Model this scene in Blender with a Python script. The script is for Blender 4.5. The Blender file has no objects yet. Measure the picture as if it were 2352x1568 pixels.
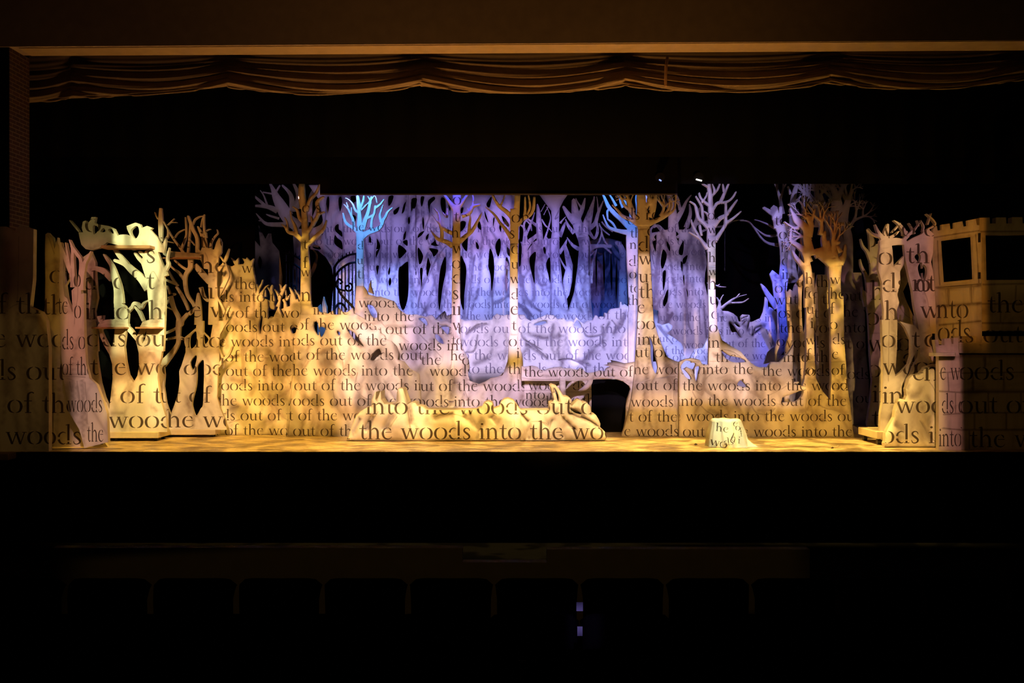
import bpy, math, random
import numpy as np
from mathutils import Vector, Matrix, kdtree
from mathutils.geometry import delaunay_2d_cdt

sc = bpy.context.scene
COL = sc.collection
F = 2282.0            # focal length in pixels of the 2352 px frame
HC = 1.55             # camera height above the stage floor
# ------------------------------------------------------------ camera, world, exposure
cam_d = bpy.data.cameras.new('camera')
cam_d.sensor_width = 36.0
cam_d.lens = F / 2352 * 36.0
cam_d.clip_end = 200
cam = bpy.data.objects.new('camera', cam_d)
cam.location = (0, 0, HC)
cam.rotation_euler = (math.pi / 2, 0, 0)
COL.objects.link(cam)
sc.camera = cam
sc.view_settings.view_transform = 'Standard'
sc.view_settings.look = 'None'
sc.view_settings.gamma = 1
sc.view_settings.use_curve_mapping = False
sc.view_settings.exposure = 0.0
w = bpy.data.worlds.new('dark_house')
sc.world = w
w.use_nodes = True
w.node_tree.nodes['Background'].inputs[0].default_value = (1.0, 0.6, 0.35, 1)
w.node_tree.nodes['Background'].inputs[1].default_value = 0.0015
sc.cycles.max_bounces = 4
sc.cycles.diffuse_bounces = 2

def pt(px, py, D):
    return Vector(((px - 1176) * D / F, D, HC - (py - 784) * D / F))

def spot(src, tgt, rad, power, color, blend=0.5, size=0.08, gobo=None, name='stage_spot_beam'):
    """an aimed spot light: src world position, tgt = (px, py, D) aimed point, rad = beam radius there in metres"""
    s = Vector(src); t = pt(*tgt)
    d = (t - s)
    L = bpy.data.lights.new(name, 'SPOT')
    L.energy = power; L.color = color; L.spot_blend = blend; L.shadow_soft_size = size
    L.spot_size = 2 * math.atan(rad / d.length)
    o = bpy.data.objects.new(name, L)
    o.location = s
    o.rotation_euler = d.to_track_quat('-Z', 'Y').to_euler()
    COL.objects.link(o)
    if gobo:                      # a leaf break-up gobo in the lantern
        sc_, thr, lo = gobo
        L.use_nodes = True
        nt = L.node_tree; em = nt.nodes['Emission']
        g = nt.nodes.new('ShaderNodeTexCoord')
        mp = nt.nodes.new('ShaderNodeMapping'); mp.inputs['Scale'].default_value = (sc_, sc_, sc_)
        nz = nt.nodes.new('ShaderNodeTexNoise'); nz.inputs['Scale'].default_value = 1.0; nz.inputs['Detail'].default_value = 1.5
        cr = nt.nodes.new('ShaderNodeValToRGB')
        cr.color_ramp.elements[0].position = thr; cr.color_ramp.elements[0].color = (lo, lo, lo, 1)
        cr.color_ramp.elements[1].position = thr + .05; cr.color_ramp.elements[1].color = (1, 1, 1, 1)
        nt.links.new(g.outputs['Normal'], mp.inputs[0]); nt.links.new(mp.outputs[0], nz.inputs['Vector'])
        nt.links.new(nz.outputs['Fac'], cr.inputs[0]); nt.links.new(cr.outputs[0], em.inputs['Color'])
    return o
# the lighting rig. Each profile lantern has framing shutters: name: source, left, right, top, bottom edge of the lit patch, its depth, softness, gobo
GOBO_A = (24, .48, .10); GOBO_B = (30, .48, .14); SHAFT = (9, .45, .40)
RIG = {
 'far_left_low': ((-4, 8, 4.5), -40, 140, 720, 1040, 14.1, .6, None),
 'pillar': ((-4.6, 8, 4.2), 10, 90, 500, 720, 14.05, .5, None),
 'amber_trunk': ((-4.6, 8, 4.2), 95, 150, 530, 760, 14.1, .5, None),
 'stranded_top': ((-3.5, 8, 4.2), 142, 205, 560, 860, 14.3, .7, None),
 'stranded_low': ((-3.5, 8, 4.2), 172, 250, 850, 1035, 14.3, .7, None),
 'canopy': ((-3.5, 9, 4.2), 170, 380, 490, 580, 15.45, .5, None),
 'wagon_left_trunk': ((-4.5, 8, 4.4), 180, 250, 570, 920, 15.45, .5, None),
 'shaft': ((-2.2, 9, 4.6), 262, 392, 505, 790, 15.45, .15, SHAFT),
 'shaft_low': ((-2.2, 9, 4.6), 262, 385, 760, 900, 15.45, .6, None),
 'wagon_low': ((-3, 8, 4.8), 240, 385, 880, 1015, 15.45, .5, None),
 'lattice_top': ((-4.5, 8, 4.0), 350, 520, 470, 620, 16.1, .5, None),
 'lattice_mid': ((-4.5, 8, 4.4), 380, 530, 600, 850, 16.1, .4, None),
 'lattice_low': ((-3.5, 8, 4.6), 350, 525, 830, 1005, 16.1, .4, None),
 'thicket_top': ((-4.0, 6, 4.4), 500, 600, 580, 720, 16.5, .3, GOBO_A),
 'thicket_gobo': ((-3.5, 6, 4.6), 500, 840, 640, 980, 16.4, .3, GOBO_A),
 'thicket_mid': ((-3.5, 6, 4.6), 500, 700, 655, 900, 16.4, .6, None),
 'thicket_low': ((-3.5, 6, 4.8), 510, 800, 860, 1010, 16.3, .5, None),
 'bank_mid': ((-2, 6, 4.6), 690, 810, 710, 900, 16.25, .6, None),
 'bank_pink': ((-2, 6, 4.6), 780, 920, 730, 930, 16.3, .6, None),
 'trunk_amber': ((-3.5, 7, 4.2), 680, 722, 540, 740, 16.25, .15, GOBO_B),
 'crown_left': ((-3, 8, 3.7), 630, 770, 420, 550, 16.25, .3, None),
 'hill_top': ((-1.5, 7, 4.4), 825, 950, 680, 800, 16.6, .5, None),
 'hill_high': ((-1, 7, 4.4), 930, 1070, 700, 840, 16.6, .5, None),
 'hill_low': ((-1, 7, 4.6), 900, 1080, 820, 945, 16.6, .5, None),
 'hill_right': ((0, 7, 4.6), 1060, 1210, 850, 945, 16.6, .5, None),
 'mound_left': ((-1, 9, 4.8), 800, 980, 890, 1015, 15.4, .5, None),
 'mound_mid': ((0, 9, 4.8), 930, 1215, 930, 1015, 15.4, .5, None),
 'mound_right': ((1, 9, 4.8), 1160, 1400, 880, 1015, 15.4, .5, None),
 'trunk_three': ((-.2, 8, 4.2), 1036, 1062, 590, 860, 16.6, .25, None),
 'trunk_four': ((0.4, 8, 4.2), 1170, 1198, 580, 870, 16.6, .25, None),
 'crown_mid': ((0, 8, 3.7), 985, 1230, 440, 610, 16.6, .4, None),
 'crown_three_violet': ((-.8, 16.0, 4.9), 1000, 1100, 440, 500, 16.65, .4, None),
 'steps': ((.5, 9, 4.6), 1195, 1300, 850, 945, 16.4, .4, None),
 'bridge': ((.8, 9, 4.6), 1200, 1450, 830, 885, 16.3, .5, None),
 'lilac_left': ((-.5, 10, 4.4), 1055, 1190, 690, 860, 17.5, .5, None),
 'lilac_mid': ((.5, 10, 4.4), 1180, 1330, 690, 860, 17.5, .5, None),
 'lilac_right': ((1.2, 10, 4.4), 1310, 1462, 660, 860, 17.5, .5, None),
 'thick_crown': ((2, 8, 3.7), 1400, 1570, 440, 590, 16.3, .4, None),
 'thick_trunk': ((1.4, 8, 4.2), 1462, 1500, 585, 740, 16.25, .2, None),
 'thick_mid': ((1.4, 8, 4.4), 1440, 1520, 720, 860, 16.25, .4, None),
 'root_left': ((2, 7, 4.6), 1415, 1570, 830, 930, 16.2, .5, None),
 'root_left_low': ((2, 7, 4.8), 1400, 1580, 900, 1010, 16.2, .5, None),
 'root_pink': ((3, 7, 4.6), 1560, 1720, 800, 920, 16.1, .5, None),
 'root_pink_right': ((3.5, 7, 4.6), 1690, 1840, 800, 930, 16.1, .5, None),
 'root_low_mid': ((3, 7, 4.8), 1560, 1800, 900, 1010, 16.1, .5, None),
 'root_low_right': ((4, 7, 4.8), 1760, 1965, 880, 1010, 16.1, .5, None),
 'slim_trunk': ((3.0, 9, 3.8), 1625, 1652, 640, 850, 16.1, .2, None),
 'white_trunk': ((0, 10, 3.4), 1625, 1648, 560, 680, 16.1, .3, None),
 'white_crown': ((-.5, 10.5, 3.2), 1580, 1705, 425, 620, 16.1, .4, None),
 'twin_left': ((4.6, 8, 4.0), 1838, 1878, 590, 900, 16.1, .2, GOBO_B),
 'twin_right': ((4.8, 8, 4.0), 1895, 1945, 600, 900, 16.1, .2, GOBO_B),
 'twin_crown': ((4.6, 8, 3.7), 1790, 1940, 480, 640, 16.1, .4, None),
 'ragged_tree': ((4.4, 9, 4.0), 1805, 1910, 640, 850, 17.0, .4, GOBO_B),
 'dim_tree': ((5.5, 9, 3.8), 1860, 2000, 420, 1000, 18.4, .4, None),
 'lilac_rock': ((2.4, 13, 4.0), 1500, 1650, 740, 870, 17.4, .5, None),
 'blue_trunk': ((1.3, 13, 3.6), 1432, 1468, 500, 820, 17.15, .3, None),
 'blue_crown_branches': ((1.5, 16.35, 5.0), 1375, 1500, 440, 540, 17.15, .3, None),
 'cyan_crown': ((-2.1, 16.0, 4.95), 778, 905, 440, 605, 16.9, .25, None),
 'slim_low': ((-2.4, 10.5, 3.6), 815, 840, 600, 760, 16.9, .3, None),
 'drop_low_left': ((-2, 16.5, 4.6), 780, 1060, 620, 780, 18.9, .9, None),
 'drop_low_mid': ((.4, 16.5, 4.6), 1050, 1370, 620, 780, 19.3, .9, None),
 'drop_low_right': ((2.4, 16.5, 4.6), 1490, 1640, 640, 860, 18.6, .9, None),
 'drop_mid_left': ((-1.2, 16.2, 4.4), 800, 1060, 500, 680, 18.9, .9, None),
 'drop_mid_mid': ((.2, 16.2, 4.4), 1050, 1300, 480, 680, 19.3, .9, None),
 'drop_mid_edge': ((1.0, 16.2, 4.4), 1260, 1460, 500, 700, 19.3, .9, None),
 'drop_mid_right': ((2.2, 16.2, 4.4), 1490, 1640, 500, 700, 18.6, .9, None),
 'drop_top_left': ((-1.5, 16.0, 2.4), 720, 1000, 420, 560, 19, .9, None),
 'drop_top_mid': ((.2, 16.0, 2.4), 980, 1280, 420, 560, 19, .9, None),
 'drop_top_right': ((1.6, 16.0, 2.4), 1260, 1620, 420, 560, 19, .9, None),
 'drop_deep': ((1.0, 19.9, 1.6), 1340, 1430, 600, 760, 21.2, .9, None),
 'arch_tree': ((-2.6, 16.4, 4.3), 720, 830, 480, 720, 18.9, .9, None),
 'ring': ((2.8, 16.5, 4.4), 1640, 1760, 660, 860, 18.1, .7, None),
 'ring_blue': ((4.2, 16.6, 4.3), 1750, 1825, 680, 830, 17.9, .7, None),
 'lilac_tree': ((3.8, 13, 3.9), 1740, 1830, 470, 700, 17.6, .6, None),
 'hooked_tree': ((4.0, 8, 4.4), 1975, 2030, 560, 1000, 17.3, .5, None),
 'forked_top': ((4.4, 8, 4.2), 2010, 2150, 520, 720, 14.9, .5, None),
 'forked_mid': ((4.0, 8, 4.4), 2015, 2090, 640, 900, 14.9, .4, None),
 'forked_low': ((4.0, 8, 4.4), 2015, 2100, 860, 1010, 14.8, .5, None),
 'boulder': ((4.4, 9.5, 3.4), 2030, 2160, 850, 1035, 14.5, .5, None),
 'castle_side': ((4.8, 9, 4.0), 2140, 2255, 490, 800, 14.6, .4, None),
 'castle_wall': ((6.0, 8, 4.4), 2200, 2400, 600, 1040, 14.3, .6, None),
 'castle_top': ((6.0, 8, 4.2), 2250, 2400, 480, 660, 14.3, .6, None),
 'turret': ((4.6, 9, 3.6), 2150, 2207, 770, 1035, 14.2, .4, None),
 'boards_left': ((-3.5, 14.5, 5.0), 250, 820, 1008, 1036, 14.9, .5, (10, .45, .4)),
 'boards_mid': ((0, 14.5, 5.0), 780, 1450, 1012, 1036, 14.7, .5, (10, .45, .4)),
 'boards_right': ((3.6, 14.5, 5.0), 1400, 2060, 1008, 1036, 14.9, .5, (10, .45, .4)),
 'stool': ((2, 11, 4.6), 1635, 1740, 960, 1035, 14.6, .3, None),
 'mauve_fill': ((-3.5, 16.2, 3.9), 575, 760, 420, 560, 20.2, .6, None),  # added dim fill that lifts the brown bare tree
 'partition_fill': ((0, 1, 5.0), 180, 1850, 1282, 1400, 8.0, .15, None),  # added dim fill on the pit partition, not a real lantern
 'seat_gap_fill': ((0.7, 1.0, 4.2), 1296, 1368, 1310, 1540, 5.9, .4, None),  # added violet fill that brightens the panels between the seats
}
BOUNCE_FILL = {  # added uplights standing in for bounce off the stage floor
 'bounce_fill_far_left': ((-6.0, 12.9, -.9), (60, 150, 14.0), 5.0),
 'bounce_fill_left': ((-3.5, 12.9, -.9), (500, 80, 14.0), 6.0),
 'bounce_fill_mid': ((0.6, 12.9, -.9), (1230, 80, 14.0), 6.0),
 'bounce_fill_right': ((4.2, 12.9, -.9), (1950, 80, 13.8), 6.0),
}
LEVEL = {
 'amber_trunk': (0.4119, 0.1852, 0.0172),
 'arch_tree': (0.0300, 0.0250, 0.0600),
 'bank_mid': (8.5826, 4.9858, 1.9257),
 'bank_pink': (10.6702, 7.1300, 5.9403),
 'blue_crown_branches': (0.0134, 0.1173, 0.5200),
 'blue_trunk': (0.0486, 0.0497, 0.2158),
 'boards_left': (2.8938, 1.6623, 0.2368),
 'boards_mid': (3.7777, 2.3651, 0.6476),
 'boards_right': (6.1518, 3.9238, 0.8498),
 'boulder': (1.7915, 1.0587, 0.2876),
 'bridge': (3.3614, 2.4781, 4.1442),
 'canopy': (0.5250, 0.4200, 0.1400),
 'castle_side': (0.6543, 0.2359, 0.0247),
 'castle_top': (0.0450, 0.0270, 0.0067),
 'castle_wall': (0.0612, 0.0306, 0.0061),
 'crown_left': (0.4589, 0.1265, 0.0058),
 'crown_mid': (0.8970, 0.3351, 0.0548),
 'crown_three_violet': (0.0162, 0.0224, 0.3241),
 'cyan_crown': (0.0647, 0.3047, 0.9687),
 'dim_tree': (0.2000, 0.1000, 0.0700),
 'drop_deep': (0.0009, 0.0074, 0.0717),
 'drop_low_left': (0.5362, 0.5016, 1.5633),
 'drop_low_mid': (0.5202, 0.6133, 1.8995),
 'drop_low_right': (0.6000, 0.4640, 1.1200),
 'drop_mid_edge': (0.0501, 0.0696, 0.3744),
 'drop_mid_left': (0.0862, 0.0795, 0.2987),
 'drop_mid_mid': (0.2861, 0.2046, 0.7908),
 'drop_mid_right': (0.1000, 0.0800, 0.2000),
 'drop_top_left': (0.1419, 0.1018, 0.3160),
 'drop_top_mid': (0.0007, 0.0005, 0.0052),
 'drop_top_right': (0.1218, 0.0735, 0.1244),
 'far_left_low': (0.1650, 0.0900, 0.0225),
 'forked_low': (1.0500, 0.7000, 0.2800),
 'forked_mid': (1.2000, 0.7000, 0.3000),
 'forked_top': (0.8061, 0.3158, 0.3863),
 'bounce_fill_far_left': (0.0196, 0.0096, 0.0024),
 'bounce_fill_left': (0.4000, 0.1900, 0.0700),
 'bounce_fill_mid': (1.2835, 0.5914, 0.1400),
 'bounce_fill_right': (0.1931, 0.0986, 0.0221),
 'hill_high': (4.1892, 3.2444, 6.2228),
 'hill_low': (2.9142, 1.9031, 2.2941),
 'hill_right': (6.6638, 4.6040, 7.1634),
 'hill_top': (6.5000, 4.2000, 4.0000),
 'hooked_tree': (2.0270, 1.2127, 0.2956),
 'lattice_low': (4.3784, 2.7762, 1.3961),
 'lattice_mid': (1.6918, 0.7986, 0.2661),
 'lattice_top': (1.1851, 0.4193, 0.0774),
 'lilac_left': (5.1729, 4.2752, 7.4549),
 'lilac_mid': (5.1045, 4.4808, 8.5360),
 'lilac_right': (3.6488, 3.2916, 7.5939),
 'lilac_rock': (1.4811, 1.5669, 4.2868),
 'lilac_tree': (0.3500, 0.3000, 1.0000),
 'mound_left': (5.5421, 3.5574, 2.0313),
 'mound_mid': (5.4465, 3.2226, 0.7079),
 'mound_right': (7.6086, 4.8941, 2.2942),
 'pillar': (0.0288, 0.0062, 0.0033),
 'ragged_tree': (1.2000, 0.6800, 0.4800),
 'ring': (0.6000, 0.5000, 1.3000),
 'ring_blue': (0.0780, 0.1322, 1.4016),
 'root_left': (3.3416, 2.3089, 2.7667),
 'root_left_low': (4.2485, 2.3187, 0.7301),
 'root_low_mid': (1.6588, 0.9628, 0.3681),
 'root_low_right': (3.4845, 1.8115, 0.3033),
 'root_pink': (4.7279, 3.2826, 3.1270),
 'root_pink_right': (3.3738, 2.3382, 2.2949),
 'seat_gap_fill': (0.4400, 0.3300, 1.2100),
 'shaft': (7.8646, 8.1196, 3.5541),
 'shaft_low': (5.4043, 2.7657, 0.7374),
 'slim_low': (0.7458, 0.6473, 1.2400),
 'slim_trunk': (3.6559, 2.4726, 2.1857),
 'steps': (2.2000, 1.5000, 1.9000),
 'stool': (2.0835, 2.4371, 1.5017),
 'stranded_low': (2.0000, 1.1000, 0.9500),
 'stranded_top': (0.4500, 0.2000, 0.1575),
 'thick_crown': (0.5257, 0.1795, 0.0246),
 'thick_mid': (6.1324, 4.0155, 2.9525),
 'thick_trunk': (5.3368, 3.2142, 1.9486),
 'thicket_gobo': (8.0867, 4.0010, 1.2090),
 'thicket_low': (3.3816, 1.8973, 0.4054),
 'thicket_mid': (4.6162, 2.2952, 0.4156),
 'thicket_top': (4.6793, 2.4126, 0.4240),
 'trunk_amber': (7.0720, 3.9954, 0.5471),
 'trunk_four': (5.1540, 2.8710, 0.5420),
 'trunk_three': (3.4094, 1.7778, 1.0304),
 'turret': (0.8733, 0.3662, 0.3602),
 'twin_crown': (0.6003, 0.1227, 0.0146),
 'twin_left': (6.9737, 3.6138, 1.1065),
 'twin_right': (5.8500, 3.1500, 0.4950),
 'wagon_left_trunk': (1.3032, 0.4736, 0.3283),
 'wagon_low': (4.8518, 3.4342, 1.1435),
 'white_crown': (1.3624, 1.1725, 3.0441),
 'white_trunk': (1.0941, 1.1932, 1.2221),
 'partition_fill': (0.2000, 0.1360, 0.0480),
 'mauve_fill': (0.1100, 0.0700, 0.0800),
}

def profile(src, x0, x1, y0, y1, D, soft, gobo, power, color, name):
    s = Vector(src); t = pt((x0 + x1) / 2, (y0 + y1) / 2, D); d = t - s; L = d.length
    q = d.to_track_quat('-Z', 'Y'); qi = q.inverted()
    us = []; vs = []
    for px in (x0, x1):
        for py in (y0, y1):
            r = qi @ (pt(px, py, D if D > 15.2 or py < 1006 or 'boards' not in name else HC * F / (py - 784)) - s)
            us.append(r.x / -r.z); vs.append(r.y / -r.z)
    hx = (max(us) - min(us)) / 2; hy = (max(vs) - min(vs)) / 2; cu = (max(us) + min(us)) / 2; cv = (max(vs) + min(vs)) / 2
    li = bpy.data.lights.new(name, 'SPOT'); li.energy = power; li.color = color; li.spot_blend = .05; li.shadow_soft_size = .03
    e = 1 + soft * .5
    li.spot_size = min(3.0, 2 * math.atan(math.hypot(hx * e + abs(cu), hy * e + abs(cv)) * 1.05))
    o = bpy.data.objects.new(name, li); o.location = s; o.rotation_euler = q.to_euler(); COL.objects.link(o)
    li.use_nodes = True; nt = li.node_tree; em = nt.nodes['Emission']
    g = nt.nodes.new('ShaderNodeTexCoord'); sp = nt.nodes.new('ShaderNodeSeparateXYZ'); nt.links.new(g.outputs['Normal'], sp.inputs[0])
    def M(op, a, b=None, c=None):
        n = nt.nodes.new('ShaderNodeMath'); n.operation = op
        for i, v in enumerate((a, b, c)):
            if v is None: continue
            if isinstance(v, (int, float)): n.inputs[i].default_value = v
            else: nt.links.new(v, n.inputs[i])
        return n.outputs[0]
    az = M('ABSOLUTE', sp.outputs['Z'])
    res = None
    for out, c, h in ((sp.outputs['X'], cu, hx), (sp.outputs['Y'], cv, hy)):
        u = M('ABSOLUTE', M('SUBTRACT', M('DIVIDE', out, az), c))
        mr = nt.nodes.new('ShaderNodeMapRange'); mr.interpolation_type = 'SMOOTHSTEP'
        mr.inputs[1].default_value = h * (1 - soft * .5); mr.inputs[2].default_value = h * (1 + soft * .5) + 1e-4
        mr.inputs[3].default_value = 1; mr.inputs[4].default_value = 0
        nt.links.new(u, mr.inputs[0])
        res = mr.outputs[0] if res is None else M('MULTIPLY', res, mr.outputs[0])
    if gobo:                      # leaf break-up or streak gobo in the gate
        sc_, thr, lo = gobo
        mp = nt.nodes.new('ShaderNodeMapping'); mp.inputs['Scale'].default_value = (sc_ * 1.6, sc_ * (.35 if sc_ == 9 else 1.2), sc_)
        if sc_ == 9: mp.inputs['Rotation'].default_value = (0, 0, .45); mp.inputs['Scale'].default_value = (48, 7, 1)
        nz = nt.nodes.new('ShaderNodeTexNoise'); nz.inputs['Scale'].default_value = 1.0; nz.inputs['Detail'].default_value = 1.5
        mr = nt.nodes.new('ShaderNodeMapRange'); mr.inputs[1].default_value = thr; mr.inputs[2].default_value = thr + .06; mr.inputs[3].default_value = lo
        nt.links.new(g.outputs['Normal'], mp.inputs[0]); nt.links.new(mp.outputs[0], nz.inputs['Vector']); nt.links.new(nz.outputs['Fac'], mr.inputs[0])
        res = M('MULTIPLY', res, mr.outputs[0])
    nt.links.new(res, em.inputs['Strength'])
    return o
for k, (src, x0, x1, y0, y1, D, soft, gb) in RIG.items():
    c = LEVEL.get(k, (1, 1, 1)); p = max(c)
    if p > 1e-4: profile(src, x0, x1, y0, y1, D, soft, gb, p * 500, tuple(v / p for v in c), k + '_light_beam')
for k, (src, tg, rad) in BOUNCE_FILL.items():
    c = LEVEL.get(k, (1, 1, 1)); p = max(c)
    if p > 1e-4: spot(src, tg, rad, p * 500, tuple(v / p for v in c), 1, .3, None, k + '_light_beam')

# ------------------------------------------------------------ materials
def newmat(name):
    m = bpy.data.materials.new(name); m.use_nodes = True
    return m, m.node_tree, m.node_tree.nodes['Principled BSDF']
def link(nt, a, b): nt.links.new(a, b)
def simple(name, col, rough=.8, spec=.2, metal=0.0):
    m, nt, b = newmat(name)
    tc = nt.nodes.new('ShaderNodeTexCoord')
    nz = nt.nodes.new('ShaderNodeTexNoise'); nz.inputs['Scale'].default_value = 6; nz.inputs['Detail'].default_value = 4
    mx = nt.nodes.new('ShaderNodeMixRGB'); mx.inputs[1].default_value = (*[c * .8 for c in col], 1); mx.inputs[2].default_value = (*[min(1, c * 1.2) for c in col], 1)
    link(nt, tc.outputs['Object'], nz.inputs['Vector']); link(nt, nz.outputs['Fac'], mx.inputs[0]); link(nt, mx.outputs[0], b.inputs['Base Color'])
    b.inputs['Roughness'].default_value = rough; b.inputs['Specular IOR Level'].default_value = spec; b.inputs['Metallic'].default_value = metal
    return m
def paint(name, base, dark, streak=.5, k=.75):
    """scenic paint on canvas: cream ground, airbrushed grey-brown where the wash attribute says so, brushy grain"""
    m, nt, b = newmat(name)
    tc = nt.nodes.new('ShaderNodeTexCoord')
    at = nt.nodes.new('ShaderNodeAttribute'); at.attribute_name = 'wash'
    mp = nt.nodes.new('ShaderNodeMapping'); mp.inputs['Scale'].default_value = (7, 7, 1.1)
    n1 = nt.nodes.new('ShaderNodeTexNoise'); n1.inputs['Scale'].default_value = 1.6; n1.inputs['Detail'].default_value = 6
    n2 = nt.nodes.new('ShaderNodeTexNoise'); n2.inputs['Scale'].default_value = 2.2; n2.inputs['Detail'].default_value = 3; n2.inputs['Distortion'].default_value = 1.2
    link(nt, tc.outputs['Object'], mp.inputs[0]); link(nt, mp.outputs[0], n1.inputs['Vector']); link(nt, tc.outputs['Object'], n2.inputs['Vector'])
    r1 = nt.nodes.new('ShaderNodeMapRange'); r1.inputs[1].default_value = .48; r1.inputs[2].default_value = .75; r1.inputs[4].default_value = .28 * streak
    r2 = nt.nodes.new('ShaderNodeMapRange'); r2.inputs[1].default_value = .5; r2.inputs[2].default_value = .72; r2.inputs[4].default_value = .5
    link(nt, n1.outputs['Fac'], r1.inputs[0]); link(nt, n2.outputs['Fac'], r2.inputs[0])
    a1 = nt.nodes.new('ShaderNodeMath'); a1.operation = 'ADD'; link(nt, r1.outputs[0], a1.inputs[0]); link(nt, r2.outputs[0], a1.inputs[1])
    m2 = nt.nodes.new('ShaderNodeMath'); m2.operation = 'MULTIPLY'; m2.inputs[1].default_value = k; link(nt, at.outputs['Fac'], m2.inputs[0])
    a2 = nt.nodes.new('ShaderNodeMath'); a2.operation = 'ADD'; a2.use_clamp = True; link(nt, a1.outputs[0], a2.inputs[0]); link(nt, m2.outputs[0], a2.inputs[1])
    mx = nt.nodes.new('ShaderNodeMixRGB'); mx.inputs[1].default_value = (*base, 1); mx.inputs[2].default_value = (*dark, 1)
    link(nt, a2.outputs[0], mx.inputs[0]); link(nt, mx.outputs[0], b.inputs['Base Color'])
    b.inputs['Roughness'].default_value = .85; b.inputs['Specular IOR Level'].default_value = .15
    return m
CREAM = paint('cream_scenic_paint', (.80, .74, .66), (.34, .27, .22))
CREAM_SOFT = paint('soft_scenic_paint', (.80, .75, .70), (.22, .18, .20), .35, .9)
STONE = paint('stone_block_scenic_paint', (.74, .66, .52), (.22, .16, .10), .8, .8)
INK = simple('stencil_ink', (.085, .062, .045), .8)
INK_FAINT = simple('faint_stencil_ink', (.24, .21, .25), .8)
CHAR = simple('charcoal_line_paint', (.17, .13, .11), .8)
EDGE = simple('cut_edge_timber', (.55, .46, .34), .7)
# ------------------------------------------------------------ stencil alphabet (unit = one x-height; variable-width pen strokes)
G = {
 'i': (.46, [[.2,-.0,.16, .2,.9,.16], [.02,.03,.06,.4,.03,.06], [.0,.84,.03,.12,.9,.08,.24,.92,.08]], [(.2,1.3,.1)]),
 'n': (1.0, [[.2,0,.16,.2,.9,.16], [.0,.84,.03,.12,.9,.08,.24,.92,.08], [.3,.78,.05,.45,.93,.10,.62,.9,.14,.73,.7,.16,.75,.4,.16,.75,0,.16], [.04,.03,.06,.37,.03,.06], [.58,.03,.06,.93,.03,.06]], []),
 'h': (1.02, [[.2,0,.16,.2,1.55,.16], [.0,1.5,.03,.12,1.56,.08,.26,1.6,.06], [.3,.78,.05,.45,.93,.10,.62,.9,.14,.73,.7,.16,.75,.4,.16,.75,0,.16], [.04,.03,.06,.37,.03,.06], [.58,.03,.06,.93,.03,.06]], []),
 'u': (1.02, [[.2,.93,.16,.2,.4,.16,.26,.14,.14,.42,.03,.10,.62,.16,.05], [.0,.92,.05,.22,.92,.06], [.76,.93,.16,.76,0,.16], [.56,.92,.05,.78,.92,.06], [.74,.04,.07,.98,.04,.05]], []),
 't': (.62, [[.3,1.28,.03,.27,.95,.14,.26,.3,.16,.32,.08,.12,.44,.03,.08,.58,.12,.04], [.02,.92,.07,.54,.92,.07]], []),
 'o': (1.06, [[.44,.99,.02,.2,.84,.13,.1,.5,.18,.2,.14,.13,.44,.01,.02], [.56,.99,.02,.8,.84,.13,.9,.5,.18,.8,.14,.13,.56,.01,.02]], []),
 'e': (.86, [[.42,.98,.02,.2,.84,.12,.1,.5,.17,.2,.16,.14,.42,.03,.10,.64,.08,.05,.76,.22,.03], [.48,.98,.03,.62,.9,.10,.68,.74,.08], [.28,.6,.05,.74,.62,.06]], []),
 'd': (1.04, [[.58,.9,.03,.38,.96,.08,.18,.82,.12,.1,.58,.15], [.1,.38,.16,.2,.14,.14,.4,.02,.09,.56,.08,.03], [.76,1.6,.15,.76,.3,.16], [.76,.2,.14,.76,0,.14], [.58,1.52,.05,.78,1.57,.07], [.6,.03,.06,.96,.03,.06]], []),
 's': (.68, [[.52,.72,.04,.46,.9,.07,.3,.96,.09,.14,.86,.12,.14,.68,.14,.32,.5,.17,.48,.32,.15,.48,.14,.12,.32,.02,.09,.14,.05,.07,.06,.26,.04]], []),
 'w': (1.36, [[.14,.92,.15,.42,.02,.15], [.42,0,.06,.68,.9,.07], [.68,.92,.14,.94,.02,.15], [.94,0,.06,1.2,.92,.07], [.0,.92,.05,.28,.92,.05], [.56,.92,.05,.8,.92,.05], [1.06,.92,.05,1.34,.92,.05]], []),
 'f': (.6, [[.64,1.5,.08,.52,1.58,.09,.34,1.5,.12,.27,1.25,.15,.26,.0,.16], [.02,.92,.07,.52,.92,.07], [.08,.03,.06,.48,.03,.06]], []),
 'r': (.72, [[.2,0,.16,.2,.9,.16], [.04,.03,.06,.37,.03,.06], [.26,.78,.05,.42,.92,.1,.56,.86,.12]], []),
}
def smooth(pts, n, closed=False):
    P = np.array(pts, float)
    if len(P) < 3 and not closed:
        t = np.linspace(0, 1, 2)[:, None]
        return P[0] * (1 - t) + P[1] * t
    out = []
    m = len(P)
    rng = range(m) if closed else range(m - 1)
    for i in rng:
        if closed: a, b, c, d = P[(i - 1) % m], P[i], P[(i + 1) % m], P[(i + 2) % m]
        else: a, b, c, d = P[max(i - 1, 0)], P[i], P[i + 1], P[min(i + 2, m - 1)]
        for k in range(n):
            t = k / n
            out.append(.5 * ((2 * b) + (-a + c) * t + (2 * a - 5 * b + 4 * c - d) * t * t + (-a + 3 * b - 3 * c + d) * t ** 3))
    if not closed: out.append(P[-1])
    return np.array(out)
def stroke(tr, n=4, cap=True):
    """tr: rows x, y, half-width -> outline polygon"""
    S = smooth(tr, n)
    xy, r = S[:, :2], np.maximum(S[:, 2], .02)
    d = np.gradient(xy, axis=0); d /= np.maximum(np.hypot(d[:, 0], d[:, 1]), 1e-9)[:, None]
    nn = np.stack([-d[:, 1], d[:, 0]], 1)
    L = xy + nn * r[:, None]; R = xy - nn * r[:, None]
    tip = [xy[-1] + d[-1] * r[-1] * .8] if cap else []
    return np.array(list(L) + tip + list(R[::-1]))
GL = {}
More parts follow.
